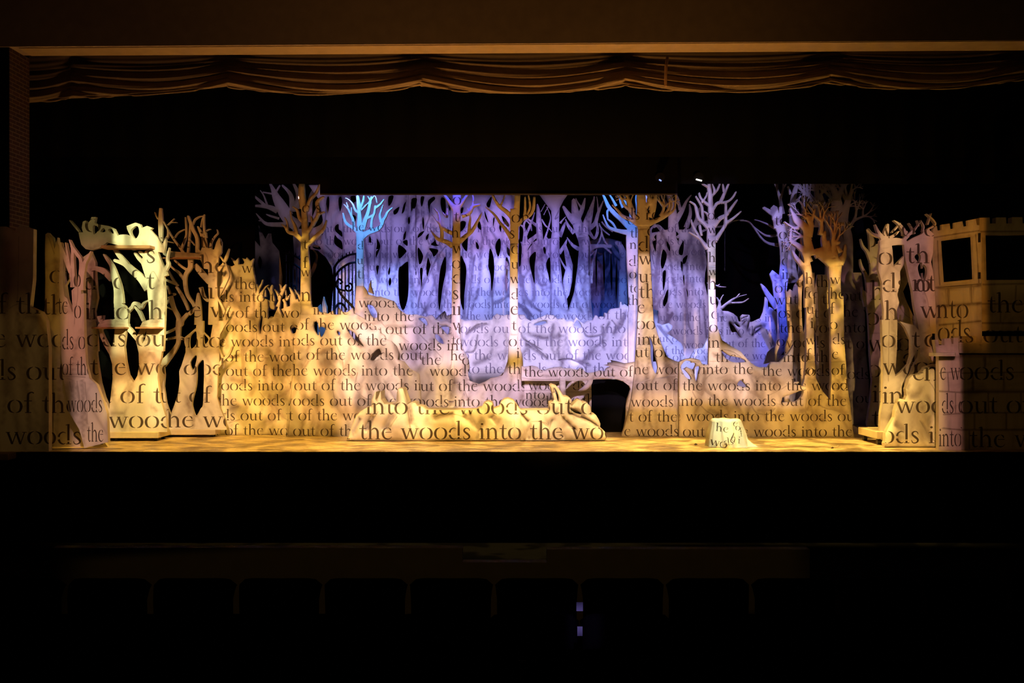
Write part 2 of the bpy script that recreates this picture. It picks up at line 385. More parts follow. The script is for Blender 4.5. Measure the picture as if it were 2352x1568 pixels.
for ch, (adv, sts, dots) in G.items():
    polys = []
    for s in sts:
        a = np.array(s).reshape(-1, 3); a[:, 2] *= .5
        polys.append(stroke(a, 4, False))
    for (x, y, r) in dots:
        polys.append(np.array([(x + r * math.cos(t), y + r * math.sin(t)) for t in np.linspace(0, 2 * math.pi, 9)[:-1]]))
    GL[ch] = (adv, polys)
def text_polys(x, y, u, xh, s):
    out = []
    for ch in s:
        if ch == ' ': x += .55 * u; continue
        adv, polys = GL[ch]
        for p in polys:
            q = np.empty_like(p); q[:, 0] = x + p[:, 0] * u; q[:, 1] = y - p[:, 1] * xh
            out.append(q)
        x += adv * u
    return out, x
def wid(s): return sum(.55 if c == ' ' else G[c][0] for c in s)
PHR = 'out of the woods into the woods '
WORD = {'out': 0, 'of': 4, 'the': 7, 'woods': 11, 'into': 17, 'the2': 22, 'woods2': 26}
OFF = {k: wid(PHR[:v]) for k, v in WORD.items()}
PERIOD = wid(PHR)
def stream(word, x, y, u, xh, x0, x1):
    a = x - OFF[word] * u
    while a > x0: a -= PERIOD * u
    out = []
    while a < x1:
        ps, a2 = text_polys(a, y, u, xh, PHR)
        out += [p for p in ps if p[:, 0].max() > x0 and p[:, 0].min() < x1]
        a = a2
    return out
def inside(poly, pts):
    """non-zero winding test"""
    x0, y0 = poly.min(0); x1, y1 = poly.max(0)
    res = np.zeros(len(pts), bool)
    idx = np.nonzero((pts[:, 0] >= x0) & (pts[:, 0] <= x1) & (pts[:, 1] >= y0) & (pts[:, 1] <= y1))[0]
    if not len(idx): return res
    P = pts[idx]
    wn = np.zeros(len(idx), int)
    A = poly; B = np.roll(poly, -1, 0)
    for (ax, ay), (bx, by) in zip(A, B):
        up = (ay <= P[:, 1]) & (by > P[:, 1]); dn = (ay > P[:, 1]) & (by <= P[:, 1])
        cr = (bx - ax) * (P[:, 1] - ay) - (P[:, 0] - ax) * (by - ay)
        wn += (up & (cr > 0)).astype(int) - (dn & (cr < 0)).astype(int)
    res[idx] = wn != 0
    return res
# ------------------------------------------------------------ views: coordinate frames the outlines are written in (origin, scale)
VW = {'N': (0, 0, 1), 'B1': (720, 440, 5.225), 'B2': (940, 440, 5.225), 'B3': (1160, 440, 5.225), 'B4': (1380, 540, 4.61), 'B5': (1620, 640, 6.533),
      'B6': (1740, 400, 5.227), 'W1': (340, 470, 5.805), 'W2': (340, 740, 5.805), 'W3': (140, 740, 5.408), 'W4': (1960, 480, 5.6), 'W5': (1960, 740, 5.227),
      'W6': (1800, 640, 4.24), 'W7': (1180, 820, 7.84), 'R1': (0, 440, 2.53), 'R3': (500, 400, 5.113), 'R4': (500, 640, 4.02), 'R5': (940, 420, 4.9),
      'R6': (800, 680, 4.48), 'R7': (1180, 680, 4.357), 'R8': (1360, 400, 5.2275), 'R9': (1560, 400, 4.611), 'R10': (1560, 680, 4.237),
      'R12': (160, 480, 4.9), 'R13': (500, 560, 6.03), 'R14': (0, 500, 6.03), 'R15': (2100, 480, 5.6), 'R16': (2100, 740, 5.06)}
def branches(seed, x, y, ang, ln, r, depth, spread=.5):
    rnd = random.Random(seed); out = []
    def go(x, y, a, l, r, d):
        x1 = x + math.cos(a) * l * .5; y1 = y - math.sin(a) * l * .5
        a2 = a + rnd.uniform(-.25, .25)
        x2 = x1 + math.cos(a2) * l * .5; y2 = y1 - math.sin(a2) * l * .5
        out.append([(x, y, r), (x1, y1, r * .8), (x2, y2, r * (.6 if d else .15))])
        if d:
            for k in range(2 + (rnd.random() < .35)):
                go(x2, y2, a2 + (k - .6) * spread * rnd.uniform(.7, 1.5), l * rnd.uniform(.62, .85), r * .58, d - 1)
    go(x, y, ang, ln, r, depth)
    return out
def parse(spec, u, xh):
    """lines: view op numbers -> shapes [(kind, polygon)]; kinds add, cut, ink, line, soft"""
    sh = []; soft = []
    for ln in spec.strip().splitlines():
        tk = ln.split()
        if not tk or tk[0][0] == '#': continue
        ox, oy, s = VW[tk[0]]; op = tk[1]
        if op == 'T':       # running text: T word x y
            sh.append(('stream', (tk[2], ox + float(tk[3]) / s, oy + float(tk[4]) / s))); continue
        if op == 'L':       # single lettering: L x y text [scale]
            k = float(tk[5]) if len(tk) > 5 else 1.0
            ps, _ = text_polys(ox + float(tk[2]) / s, oy + float(tk[3]) / s, u * k, xh * k, tk[4].replace('_', ' '))
            sh += [('ink', p) for p in ps]; continue
        v = [float(t) for t in tk[2:]]
        if op == 'R':       # random boughs: seed x y angle length radius depth
            for st in branches(int(v[0]), ox + v[1] / s, oy + v[2] / s, math.radians(v[3]), v[4] / s, v[5] / s, int(v[6]), v[7] if len(v) > 7 else .5):
                sh.append(('add', stroke(st, 3)))
            continue
        if op == 'W':       # brushed folds: seed count x0 x1 y0 y1 radius lean
            rnd = random.Random(int(v[0])); x0, x1, y0, y1 = ox + v[2] / s, ox + v[3] / s, oy + v[4] / s, oy + v[5] / s
            for _ in range(int(v[1])):
                x = rnd.uniform(x0, x1); y = rnd.uniform(y0, y0 + (y1 - y0) * .6); a = math.pi / 2 + rnd.uniform(-.5, .5) + (v[7] if len(v) > 7 else 0)
                L = (y1 - y0) * rnd.uniform(.12, .28); r = v[6] / s * rnd.uniform(.6, 1.3); c = []
                for k in range(4):
                    c.append((x, y, r * (.5, 1, .9, .4)[k])); a += rnd.uniform(-.45, .45); x += math.cos(a) * L * .6; y += math.sin(a) * L
                soft.append((smooth(c, 5), rnd.uniform(.45, .95)))
            continue
        if op in 'KJDS':
            a = np.array(v).reshape(-1, 3); a[:, 0] = ox + a[:, 0] / s; a[:, 1] = oy + a[:, 1] / s; a[:, 2] /= s
            if op == 'S': soft.append((smooth(a, 6), .95)); continue
            if op == 'D':
                c = a.copy(); c[:, 2] = np.maximum(c[:, 2] * .9, .55); soft.append((smooth(c, 5), .9, 1))
            sh.append(({'K': 'add', 'J': 'cut', 'D': 'line'}[op], stroke(a, 5)))
        else:
            a = np.array(v).reshape(-1, 2); a[:, 0] = ox + a[:, 0] / s; a[:, 1] = oy + a[:, 1] / s
            if op in 'QH': a = smooth(a, 4, True)
            sh.append(({'P': 'add', 'Q': 'add', 'H': 'cut', 'C': 'cut'}[op], a))
    return sh, soft
def mesh_obj(name, verts, faces, mats, parent=None, fm=None, smoothf=None):
    me = bpy.data.meshes.new(name)
    me.from_pydata([tuple(v) for v in verts], [], [tuple(f) for f in faces])
    for m in mats: me.materials.append(m)
    if fm is not None: me.polygons.foreach_set('material_index', np.array(fm, dtype=np.int32))
    if smoothf is not None: me.polygons.foreach_set('use_smooth', np.array(smoothf, dtype=bool))
    me.update()
    o = bpy.data.objects.new(name, me); COL.objects.link(o)
    if parent: o.parent = parent; o.matrix_parent_inverse = parent.matrix_basis.inverted()
    return o
def tag(o, label=None, cat=None, group=None, kind=None):
    if label: o['label'] = label
    if cat: o['category'] = cat
    if group: o['group'] = group
    if kind: o['kind'] = kind
    return o
def thing(name, label, cat, loc, group=None):
    o = bpy.data.objects.new(name, None); o.empty_display_size = .2; COL.objects.link(o); o.location = loc
    return tag(o, label, cat, group)
def flat(name, D, spec, label=None, cat=None, group=None, u=19.2, xh=None, t=.04, yaw=0., bulge=0., bw=14., grid=7., paint_m=None, ink=None,
         edge=.35, ew=6., parent=None, parts=None, bend=None, z0=True, wid_min=.7):
    """a cut-out scenery flat of thickness t standing at depth D. parts: [(part_name, lower_limit_py)] from top to bottom."""
    xh = xh or u * .86; paint_m = paint_m or CREAM; ink = ink or INK
    sh, soft = parse(spec, u, xh)
    if paint_m is CREAM_SOFT or paint_m is STONE:
        soft = [(f[0] * np.array([1, 1, 1.7]), f[1] * 1.05) + tuple(f[2:]) if len(f) == 3 else f for f in soft]
    base = [(k, p) for k, p in sh if k in ('add', 'cut')]
    allp = np.concatenate([p for k, p in base if k == 'add'])
    x0, y0 = allp.min(0); x1, y1 = allp.max(0)
    def solid(pts):
        r = np.zeros(len(pts), bool)
        for k, p in base:
            i = inside(p, pts); r[i] = (k == 'add')
        return r
    inks = []
    for k, p in sh:
        if k == 'stream': inks += stream(p[0], p[1], p[2], u, xh, x0, x1)
        elif k == 'ink': inks.append(p)
    inks = [p for p in inks if p[:, 1].max() > y0 and p[:, 1].min() < y1 and solid(np.vstack([p, p.mean(0)[None]])).any()]
    lines = []; rings = []
    for sf in soft:
        if len(sf) == 3:
            q = sf[0].copy(); q[:, 2] *= .25; rings.append(stroke(q[::2] if len(q) > 6 else q, 2, False)); q = sf[0].copy(); q[:, 2] = q[:, 2] * 2.2 + .3; rings.append(stroke(q[::2] if len(q) > 6 else q, 2, False))
    V = []; E = []
    def addloop(p):
        b = len(V); V.extend(map(tuple, p)); n = len(p)
        E.extend((b + i, b + (i + 1) % n) for i in range(n))
    for k, p in base: addloop(p)
    for p in inks: addloop(p)
    for p in rings: addloop(p)
    gx = np.arange(x0, x1, grid); gy = np.arange(y0, y1, grid * .87)
    g = np.array([(x + (grid / 2 if j % 2 else 0), y) for j, y in enumerate(gy) for x in gx])
    g = g[solid(g)] if len(g) else g
    V.extend(map(tuple, g))
    if parts:
        for _, lim in parts[:-1]:
            b = len(V); V.extend([(x0 - 5, lim), (x1 + 5, lim)]); E.append((b, b + 1))
    vo, eo, fo, _, _, _ = delaunay_2d_cdt([Vector(v) for v in V], E, [], 0, 1e-3, False)
    P = np.array([tuple(v) for v in vo]); T = np.array([f for f in fo if len(f) == 3])
    C = P[T].mean(1)
    keep = solid(C)
    T = T[keep]; C = C[keep]
    mi = np.zeros(len(T), int)
    for p in lines: mi[inside(p, C)] = 2
    for p in inks: mi[inside(p, C)] = 1
    # boundary samples
    ed = {}
    for a, b, c in T:
        for e in ((a, b), (b, c), (c, a)):
            k = (min(e), max(e)); ed[k] = ed.get(k, 0) + 1
    bs = []
    for (a, b), n in ed.items():
        if n == 1:
            L = np.hypot(*(P[a] - P[b])); m = max(1, int(L / 2.5))
            for i in range(m): bs.append(P[a] + (P[b] - P[a]) * i / m)
    kd = kdtree.KDTree(len(bs))
    for i, q in enumerate(bs): kd.insert((q[0], q[1], 0), i)
    kd.balance()
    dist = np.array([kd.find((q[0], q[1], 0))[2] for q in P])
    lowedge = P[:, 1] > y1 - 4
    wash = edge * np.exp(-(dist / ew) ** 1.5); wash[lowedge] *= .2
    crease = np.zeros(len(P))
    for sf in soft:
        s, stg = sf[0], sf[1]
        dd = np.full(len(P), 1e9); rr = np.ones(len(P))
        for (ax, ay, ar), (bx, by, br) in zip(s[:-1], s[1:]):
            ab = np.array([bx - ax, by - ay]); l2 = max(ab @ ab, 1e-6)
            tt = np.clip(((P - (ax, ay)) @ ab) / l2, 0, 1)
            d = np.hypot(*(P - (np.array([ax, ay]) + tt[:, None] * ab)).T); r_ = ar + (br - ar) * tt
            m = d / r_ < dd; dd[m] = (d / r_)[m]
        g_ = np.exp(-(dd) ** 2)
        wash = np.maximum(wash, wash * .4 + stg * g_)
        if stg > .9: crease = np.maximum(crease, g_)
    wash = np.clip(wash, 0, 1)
    dep = np.full(len(P), float(D)) + yaw * (P[:, 0] - (x0 + x1) / 2)
    if bend is not None: dep += bend(P[:, 0], P[:, 1])
    if bulge:
        q = np.clip(dist / bw, 0, 1)
        dep -= bulge * (np.sqrt(1 - (1 - q) ** 2) - .8 * crease) + bulge * .35 * q * np.sin(P[:, 0] * .045 + 2 * np.sin(P[:, 1] * .03)) 
    W = np.stack([(P[:, 0] - 1176) * dep / F, dep, HC - (P[:, 1] - 784) * dep / F], 1)
    if z0: W[:, 2] = np.where(P[:, 1] > y1 - 1.0, np.maximum(W[:, 2], 0.0), W[:, 2])
    if z0: W[:, 2] = np.maximum(W[:, 2], 0.0)
    cx = (x0 + x1) / 2
    org = Vector(((cx - 1176) * D / F, D, 0 if z0 else float(W[:, 2].min())))
    groups = [(name, np.ones(len(T), bool))]
    if parts:
        groups = []; last = -1e9
        for pn, lim in parts:
            groups.append((pn, (C[:, 1] > last) & (C[:, 1] <= lim))); last = lim
        if parent is None:
            root = thing(name, label, cat, org, group)
        else: root = parent
    objs = []
    for gi, (gn, msk) in enumerate(groups):
        if not msk.any(): continue
        Tg = T[msk]; mg = mi[msk]
        used, inv = np.unique(Tg, return_inverse=True); Tg = inv.reshape(-1, 3)
        A = P[used[Tg]]
        cr = (A[:, 1, 0] - A[:, 0, 0]) * (A[:, 2, 1] - A[:, 0, 1]) - (A[:, 1, 1] - A[:, 0, 1]) * (A[:, 2, 0] - A[:, 0, 0])
        Tg = np.where((cr < 0)[:, None], Tg[:, ::-1], Tg)[:, ::-1]    # front faces look towards the audience (-y)
        n = len(used)
        Wf = W[used]; Wb = Wf.copy(); Wb[:, 1] = np.maximum(Wf[:, 1] + t, D + t) if bulge else Wf[:, 1] + t
        faces = [tuple(f) for f in Tg] + [tuple(n + i for i in f[::-1]) for f in Tg]
        fm = list(mg) + [3] * len(Tg); sm = [bool(bulge)] * len(Tg) + [False] * len(Tg)
        ee = {}
        for f in Tg:
            for e in ((f[0], f[1]), (f[1], f[2]), (f[2], f[0])):
                k = (min(e), max(e))
                if k in ee: ee[k] = None
                else: ee[k] = e
        for k, e in ee.items():
            if e is not None: faces.append((e[1], e[0], n + e[0], n + e[1])); fm.append(3); sm.append(False)
        VV = np.vstack([Wf, Wb]) - np.array(org if not parts else (0, 0, 0))
        if parts:
            o = mesh_obj(gn, VV, faces, [paint_m, ink, CHAR, EDGE], root, fm, sm)
        else:
            o = mesh_obj(gn, VV, faces, [paint_m, ink, CHAR, EDGE], None, fm, sm)
            o.location = org
            if parent: o.parent = parent; o.matrix_parent_inverse = Matrix.Translation(-parent.location)
            else: tag(o, label, cat, group)
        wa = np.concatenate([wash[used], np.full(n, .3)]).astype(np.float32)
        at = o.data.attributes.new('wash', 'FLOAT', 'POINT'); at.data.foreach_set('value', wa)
        objs.append(o)
    return root if parts else objs[0]
# ------------------------------------------------------------ solids
class MB:
    def __init__(s): s.v = []; s.f = []
    def box(s, x0, x1, y0, y1, z0, z1):
        b = len(s.v)
        s.v += [(x, y, z) for z in (z0, z1) for y in (y0, y1) for x in (x0, x1)]
        s.f += [tuple(b + i for i in q) for q in ((0, 2, 3, 1), (4, 5, 7, 6), (0, 1, 5, 4), (2, 6, 7, 3), (0, 4, 6, 2), (1, 3, 7, 5))]
        return s
    def tube(s, pts, r, n=8, closed_caps=True):
        pts = [Vector(p) for p in pts]; rr = r if isinstance(r, (list, tuple)) else [r] * len(pts)
        b = len(s.v); up = Vector((0, 1, 0))
        for i, p in enumerate(pts):
            d = (pts[min(i + 1, len(pts) - 1)] - pts[max(i - 1, 0)]).normalized()
            a = d.cross(up)
            if a.length < 1e-3: a = d.cross(Vector((1, 0, 0)))
            a.normalize(); c = d.cross(a)
            for k in range(n):
                t = 2 * math.pi * k / n
                s.v.append(tuple(p + (a * math.cos(t) + c * math.sin(t)) * rr[i]))
        for i in range(len(pts) - 1):
            for k in range(n):
                s.f.append((b + i * n + k, b + i * n + (k + 1) % n, b + (i + 1) * n + (k + 1) % n, b + (i + 1) * n + k))
        s.f.append(tuple(b + k for k in range(n))[::-1]); s.f.append(tuple(b + (len(pts) - 1) * n + k for k in range(n)))
        return s
    def build(s, name, mat, parent=None, bevel=0, smoothf=False):
        o = mesh_obj(name, s.v, s.f, [mat] if not isinstance(mat, list) else mat, None, None, [smoothf] * len(s.f))
        if parent: o.parent = parent; o.matrix_parent_inverse = Matrix.Translation(-parent.location)
        if bevel:
            m = o.modifiers.new('bevel', 'BEVEL'); m.width = bevel; m.segments = 2
        return o
def pbox(px0, px1, py0, py1, D, depth):
    """box whose front face covers the given pixels at depth D"""
    a = pt(px0, py1, D); b = pt(px1, py0, D)
    return MB().box(a.x, b.x, D, D + depth, a.z, b.z)
# ============================================================ far back: cut forest drops
UB, XB = 13.42, 12.3
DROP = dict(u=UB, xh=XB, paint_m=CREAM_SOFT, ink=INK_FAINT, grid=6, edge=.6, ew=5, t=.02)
flat('cut_forest_drop', 18.9, """
N W 23 40 770 1170 440 740 4
N P 756 740 1172 740 1172 986 756 986
B1 P -60 -80 1300 -80 1300 1640 190 1640 225 1300 245 1050 215 900 150 790 50 705 -40 690 -40 600 90 570 130 450 105 300 70 100
B2 P -6 -80 1230 -80 1230 1640 -6 1640
B1 H 165 60 150 150 165 260 185 200 190 80
B1 H 300 80 330 60 345 130 320 240 300 160
B1 H 260 410 300 390 305 450 340 480 345 540 290 500 255 460
B1 H 255 520 290 560 340 600 350 690 320 680 250 620
B1 H 0 640 60 650 90 690 40 690 -10 670
B1 H 670 530 690 560 690 610 665 600
B1 H 760 560 800 640 790 700 750 790 750 720 775 690 752 690 760 640
B1 H 750 900 785 890 775 960 765 1000
B1 H 1020 640 1110 700 1100 740 1025 800
B1 H 1125 840 1140 900 1135 1250 1080 1420 1030 1310 1020 950 1060 890
B1 H 915 900 920 960 905 1000 895 960
B1 H 920 1030 935 1080 915 1130 900 1080
B1 H 1080 520 1110 470 1105 550 1080 580
B1 H 1070 600 1125 580 1125 650
B1 H 960 230 1030 180 1010 250 970 275
B1 H 1080 160 1110 120 1090 230 1060 260
B1 H 1175 90 1240 80 1225 180 1195 200
B1 H 1130 330 1150 300 1160 360 1140 390
B1 H 900 60 960 50 940 130 900 170
B1 H 440 60 500 50 510 110 470 130
B1 H 470 280 510 300 500 360 480 330
B2 H 140 60 180 60 170 120 150 180 135 130
B2 H 225 110 290 60 310 90 250 160 245 260 230 200
B2 H 385 70 430 90 440 200 430 270 390 220 375 140
B2 H 165 300 180 380 170 460 155 370
B2 H 120 500 180 470 150 520 100 555
B2 H 200 540 235 500 225 560 205 580
B2 H 260 630 300 590 300 540 330 630 370 640 310 652
B2 H 105 670 165 760 150 840 120 870 105 780
B2 H 240 680 330 690 345 720 295 780 270 730
B2 H 225 790 250 860 255 890 215 1020 205 900
B2 H 130 920 160 930 155 1050 150 1150 130 1000
B2 H 437 780 440 960 400 1150 362 1420 345 1250 365 980 395 850
B2 H 612 790 660 840 685 930 675 1100 660 1250 652 1420 612 1270
B2 H 640 610 700 540 700 620 690 715 640 660
B2 H 612 370 650 350 680 370 665 430 610 480
B2 H 800 600 835 650 830 690 805 670
B2 H 835 350 860 400 860 460 820 420
B2 H 905 230 940 330 945 370 910 300
B2 H 925 150 980 60 990 90 960 190
B2 H 1005 330 1025 310 1010 420
B2 H 1085 400 1105 420 1100 480 1080 440
B2 H 1040 620 1080 560 1100 620 1090 720 1065 780 1035 690
B2 H 970 680 1010 780 1020 950 1005 1100 988 1190 975 1010 950 900 955 780
B2 H 1160 790 1200 850 1210 1020 1165 1205 1145 1000
B2 H 1175 660 1215 720 1210 780 1175 740
B2 H 1110 290 1160 330 1200 400 1180 420 1130 360
B2 H 20 130 40 110 45 180 25 240
B2 H 470 80 500 100 490 230 470 180
B2 H 620 200 650 190 640 250 620 260
B1 D 605 620 2 650 900 3 665 1100 4 650 1200 3
B1 D 740 620 3 735 900 4 770 1100 5 750 1230 3
B1 D 800 450 3 810 700 4 790 900 6 775 1060 4
B1 D 870 430 2 885 700 4 880 950 4 890 1200 3
B1 D 935 420 2 925 700 3 935 850 5
B1 D 1230 60 2 1225 400 3 1235 700 3 1250 900 3
B1 D 150 650 3 230 730 4 250 760 4
B1 D 150 200 2 140 400 4 150 560 5
B1 D 350 330 2 360 600 4 350 760 3
B1 D 180 1060 3 240 1000 4
B1 D 1090 1440 3 1020 1380 3 940 1330 3
B2 D 150 1170 6 215 1030 5 330 800 4 440 650 3
B2 D 100 1380 4 150 1170 6
B2 D 375 900 5 350 1200 6 360 1420 4
B2 D 440 700 4 450 950 4 400 1180 6 370 1420 5
B2 D 690 950 4 685 1200 6 655 1400 6 640 1540 4
B2 D 790 760 4 740 1050 6 720 1300 5 690 1560 4
B2 D 945 880 4 985 1050 7 1000 1400 6 990 1520 4
B2 D 1000 1350 6 1120 1310 7 1220 1200 5
B2 D 90 560 4 100 900 5 150 1200 6
B2 D 255 80 2 240 300 4 180 460 4
B2 D 500 120 2 490 400 4 500 600 5
B2 D 600 480 3 640 700 3
B2 D 850 430 3 880 560 3
B2 D 1170 560 3 1175 680 4 1140 780 4
B1 S 60 700 30 200 780 26 250 900 14
B1 S 800 600 14 790 900 20 780 1100 14
B1 S 600 500 14 650 800 20 660 1150 12
B2 S 150 1170 18 330 800 14
B2 S 370 900 16 350 1300 16
B2 S 690 1000 18 650 1450 16
B2 S 780 780 18 720 1300 20
B2 S 980 1000 16 1000 1400 16
B2 S 1000 1340 16 1200 1250 20
B2 S 60 100 20 100 300 20 20 500 10
N T out 944 707
N T out 1022 679
N T out 1112 650
N T out 1193 621
N T out 979 592
N T out 1225 562
N T out 905 533
N T out 830 734
""", 'wide forest drop of leaning trunks behind the scrolled iron gate and slim trees', 'stage drop', **DROP)
flat('cut_forest_drop', 19.4, """
N W 24 26 1175 1370 440 740 4
N P 1172 740 1362 740 1362 986 1172 986
B3 P -10 -80 180 -80 170 560 160 600 350 600 545 560 650 560 655 760 690 1110 745 1300 760 1420 1060 1600 -10 1600
B3 H 165 600 200 660 190 850 175 900 165 850
B3 H 275 690 320 620 325 660 280 720
B3 H 300 780 360 720 372 760 355 900 355 1100 320 980 295 860
B3 H 465 640 490 700 480 750 460 700
B3 H 500 840 540 800 545 1090 520 1000 497 900
B3 H 20 60 60 90 50 200 10 150
B3 H 20 400 60 480 60 560 20 480
B3 P 870 540 1010 540 1030 650 1020 1000 1030 1300 1060 1600 640 1600 760 1420 830 1200 870 900 890 650
B3 K 940 560 68 860 350 58 825 100 26
B3 K 950 500 60 1000 330 45 1060 120 15 1070 60 8
B3 K 900 430 50 780 300 35 700 180 15
B3 K 880 320 30 930 200 25 960 80 8
B3 K 930 210 18 880 140 8 850 80 5
B3 K 1000 450 30 1080 380 25 1120 250 18 1180 110 6
B3 K 1120 250 12 1110 120 6 1100 60 4
B3 K 830 500 25 760 410 18 725 330 6
B3 K 1010 480 20 1070 560 15 1110 480 18 1100 340 8
B3 K 890 690 25 810 640 18 745 550 5
B3 K 1020 670 40 1120 650 22 1270 655 22
B3 K 1190 660 14 1280 740 8
B3 K 1030 1100 20 1040 950 20 1070 800 14 1100 690 5
B3 K 1025 770 8 1060 730 8 1100 700 4
B3 K 1110 640 12 1160 500 10 1130 380 6
B3 K 1160 500 10 1200 600 10 1250 650 8
B3 K 1130 400 7 1190 470 8 1254 520 8
B3 K 1160 360 8 1210 420 8 1290 480 6
B3 K 420 640 40 410 420 36 400 250 24 388 150 8
B3 K 240 640 40 240 520 22 230 440 15 190 400 8
B3 K 240 540 20 290 430 15 330 330 10 355 250 5
B3 K 235 460 12 230 380 12 290 300 8
B3 K 255 620 28 340 560 25 400 500 14
B3 K 280 740 25 340 660 30 380 600 20
B3 K 410 430 22 330 370 15 250 310 8
B3 K 320 470 8 305 400 9 250 340 8
B3 K 450 660 22 490 530 12 530 400 10 545 300 6 500 180 4
B3 K 440 330 8 480 400 9 525 440 7
B3 K 430 240 6 480 150 4
B3 K 465 280 5 500 210 4 540 150 3
B3 K 490 540 8 540 610 10
B3 K 520 430 6 560 480 6
B3 P 545 600 565 480 560 320 555 230 480 130 400 20 430 -60 820 -60 700 110 655 200 650 320 650 480 655 600
B3 K 655 540 26 700 430 20 722 370 8
B3 K 650 740 22 715 640 18 745 570 6
B3 K 660 380 14 700 330 7 730 300 4
B3 P 735 640 765 720 815 880 805 1080 770 1240 740 1290 690 1150 700 1040 720 960 735 890 715 760 705 680
B3 K 735 930 14 685 850 9 660 790 4
R8 K 370 1660 60 372 1200 46 380 1000 46 340 860 30 290 820 24
B4 D 270 60 3 268 300 5 280 500 8 285 620 8
B3 D 545 600 5 540 850 6 550 1150 7 548 1500 6
B3 D 640 620 4 660 950 6 700 1150 6 745 1350 7
B3 D 280 800 4 330 1000 6 355 1150 8 350 1300 8
B3 D 180 900 4 220 1150 6 300 1330 8 430 1440 6
B3 D 160 1340 5 260 1400 7 330 1500 5
B3 D 380 900 4 360 1100 6
B3 D 760 1420 6 830 1200 6 870 950 4
B3 D 1020 700 3 1025 1000 4 1020 1250 4 1050 1520 5
B3 D 640 240 3 600 330 4 640 300 3
B3 S 310 1000 20 350 1250 30 300 1350 20
B3 S 200 1000 16 260 1300 24 420 1430 16
B3 S 550 700 14 550 1400 16
B3 S 150 1340 20 300 1480 26
B3 S 1010 560 10 1020 1500 12
B3 S 930 560 30 900 520 26
N T out 1293 707
N T out 1389 679
N T out 1112 650
N T out 1193 621
N T out 1328 592
N T out 1226 562
N T out 1254 533
N T out 1180 734
""", 'forest drop of twisting trunks with web-like branches, right of the middle slim trunk', 'stage drop', **DROP)
flat('cut_forest_drop', 18.6, """
N W 25 20 1495 1625 480 800 5
N P 1492 840 1660 840 1660 986 1492 986
B4 P 515 -20 700 -60 900 -60 985 -80 1050 0 1100 120 1125 300 1105 400 1100 500 1130 640 1150 760 1290 800 1290 1450 660 1450 560 900 530 300
B4 H 565 20 590 0 585 110 580 175 550 80
B4 H 660 150 700 210 670 330 645 350 635 270
B4 H 655 400 690 380 680 520 660 580
B4 H 710 570 710 680 675 755 660 700
B4 H 850 100 880 60 870 200 830 200 830 150
B4 H 870 250 920 210 900 290 870 300
B4 H 845 280 870 300 860 390
B4 H 870 450 885 420 885 540
B4 H 905 560 922 600 922 665
B4 H 700 60 735 120 730 170 700 110
B4 H 800 -40 830 0 820 60 800 20
R8 K 980 680 66 970 520 55 960 380 40 920 240 30
R8 K 1000 560 40 1080 440 25 1130 330 15 1190 250 6
R8 K 1060 430 20 1030 300 15 1010 240 6
R8 K 1020 760 16 1120 660 12 1180 560 6
R8 K 930 420 20 880 330 14 840 260 8
R8 K 860 700 30 790 620 20 740 640 8
R8 K 1130 640 30 1180 480 20 1170 360 8
R8 K 1200 700 40 1250 560 22 1290 420 14 1370 330 6
R8 K 1240 600 20 1400 560 10 1460 520 5
R8 K 1310 690 14 1440 640 10 1580 620 12 1700 560 8 1820 545 3
R8 K 740 800 26 700 680 14 760 600 8
R8 K 830 800 20 880 740 12 930 640 10
B4 D 880 560 6 915 780 8 930 940 7 970 1050 4
B4 D 1090 700 3 1100 880 7 1120 1080 6
B4 D 710 500 3 712 620 4
B4 D 760 820 6 735 880 14 680 950 10
B4 D 1042 560 2 1045 800 3 1050 1000 2
B4 D 640 300 3 650 420 4
B4 D 520 100 3 560 300 3
B4 D 860 300 3 880 500 5
B4 S 880 300 30 900 200 40 930 100 40 960 20 30
B4 S 1050 100 40 1080 350 30
B4 S 750 830 20 680 940 24
N T out 1556 562 
N T out 1455 586
N T out 1386 620
N T woods 1500 648
N T woods 1497 678
N T of 1482 707
N T of 1545 737
N T woods 1545 768
N T woods 1570 800
N T out 1490 533
""", 'forest drop of shaggy trunks between the thick amber tree and white-crowned tree', 'stage drop', **DROP)
flat('forest_drop', 21.2, """
B3 P 1000 600 1100 560 1250 560 1400 600 1400 1640 1000 1640
B3 H 1090 640 1105 900 1095 1200 1085 900
B3 H 1180 700 1200 900 1190 1150 1175 900
B3 H 1270 700 1290 1000 1280 1200 1265 1000
B3 H 1340 800 1350 1100 1335 1300 1325 1100
B3 S 1060 700 20 1050 1300 20
B3 S 1150 700 16 1160 1300 16
B3 S 1230 700 16 1240 1300 16
N T woods 1360 707
N T out 1350 679
N T of 1340 650
""", 'shadowy forest drop glimpsed low beyond the arched branch, above the cream bank', 'stage drop', u=UB, xh=XB, paint_m=CREAM_SOFT, ink=INK_FAINT, grid=8, edge=.9, ew=7, t=.02)
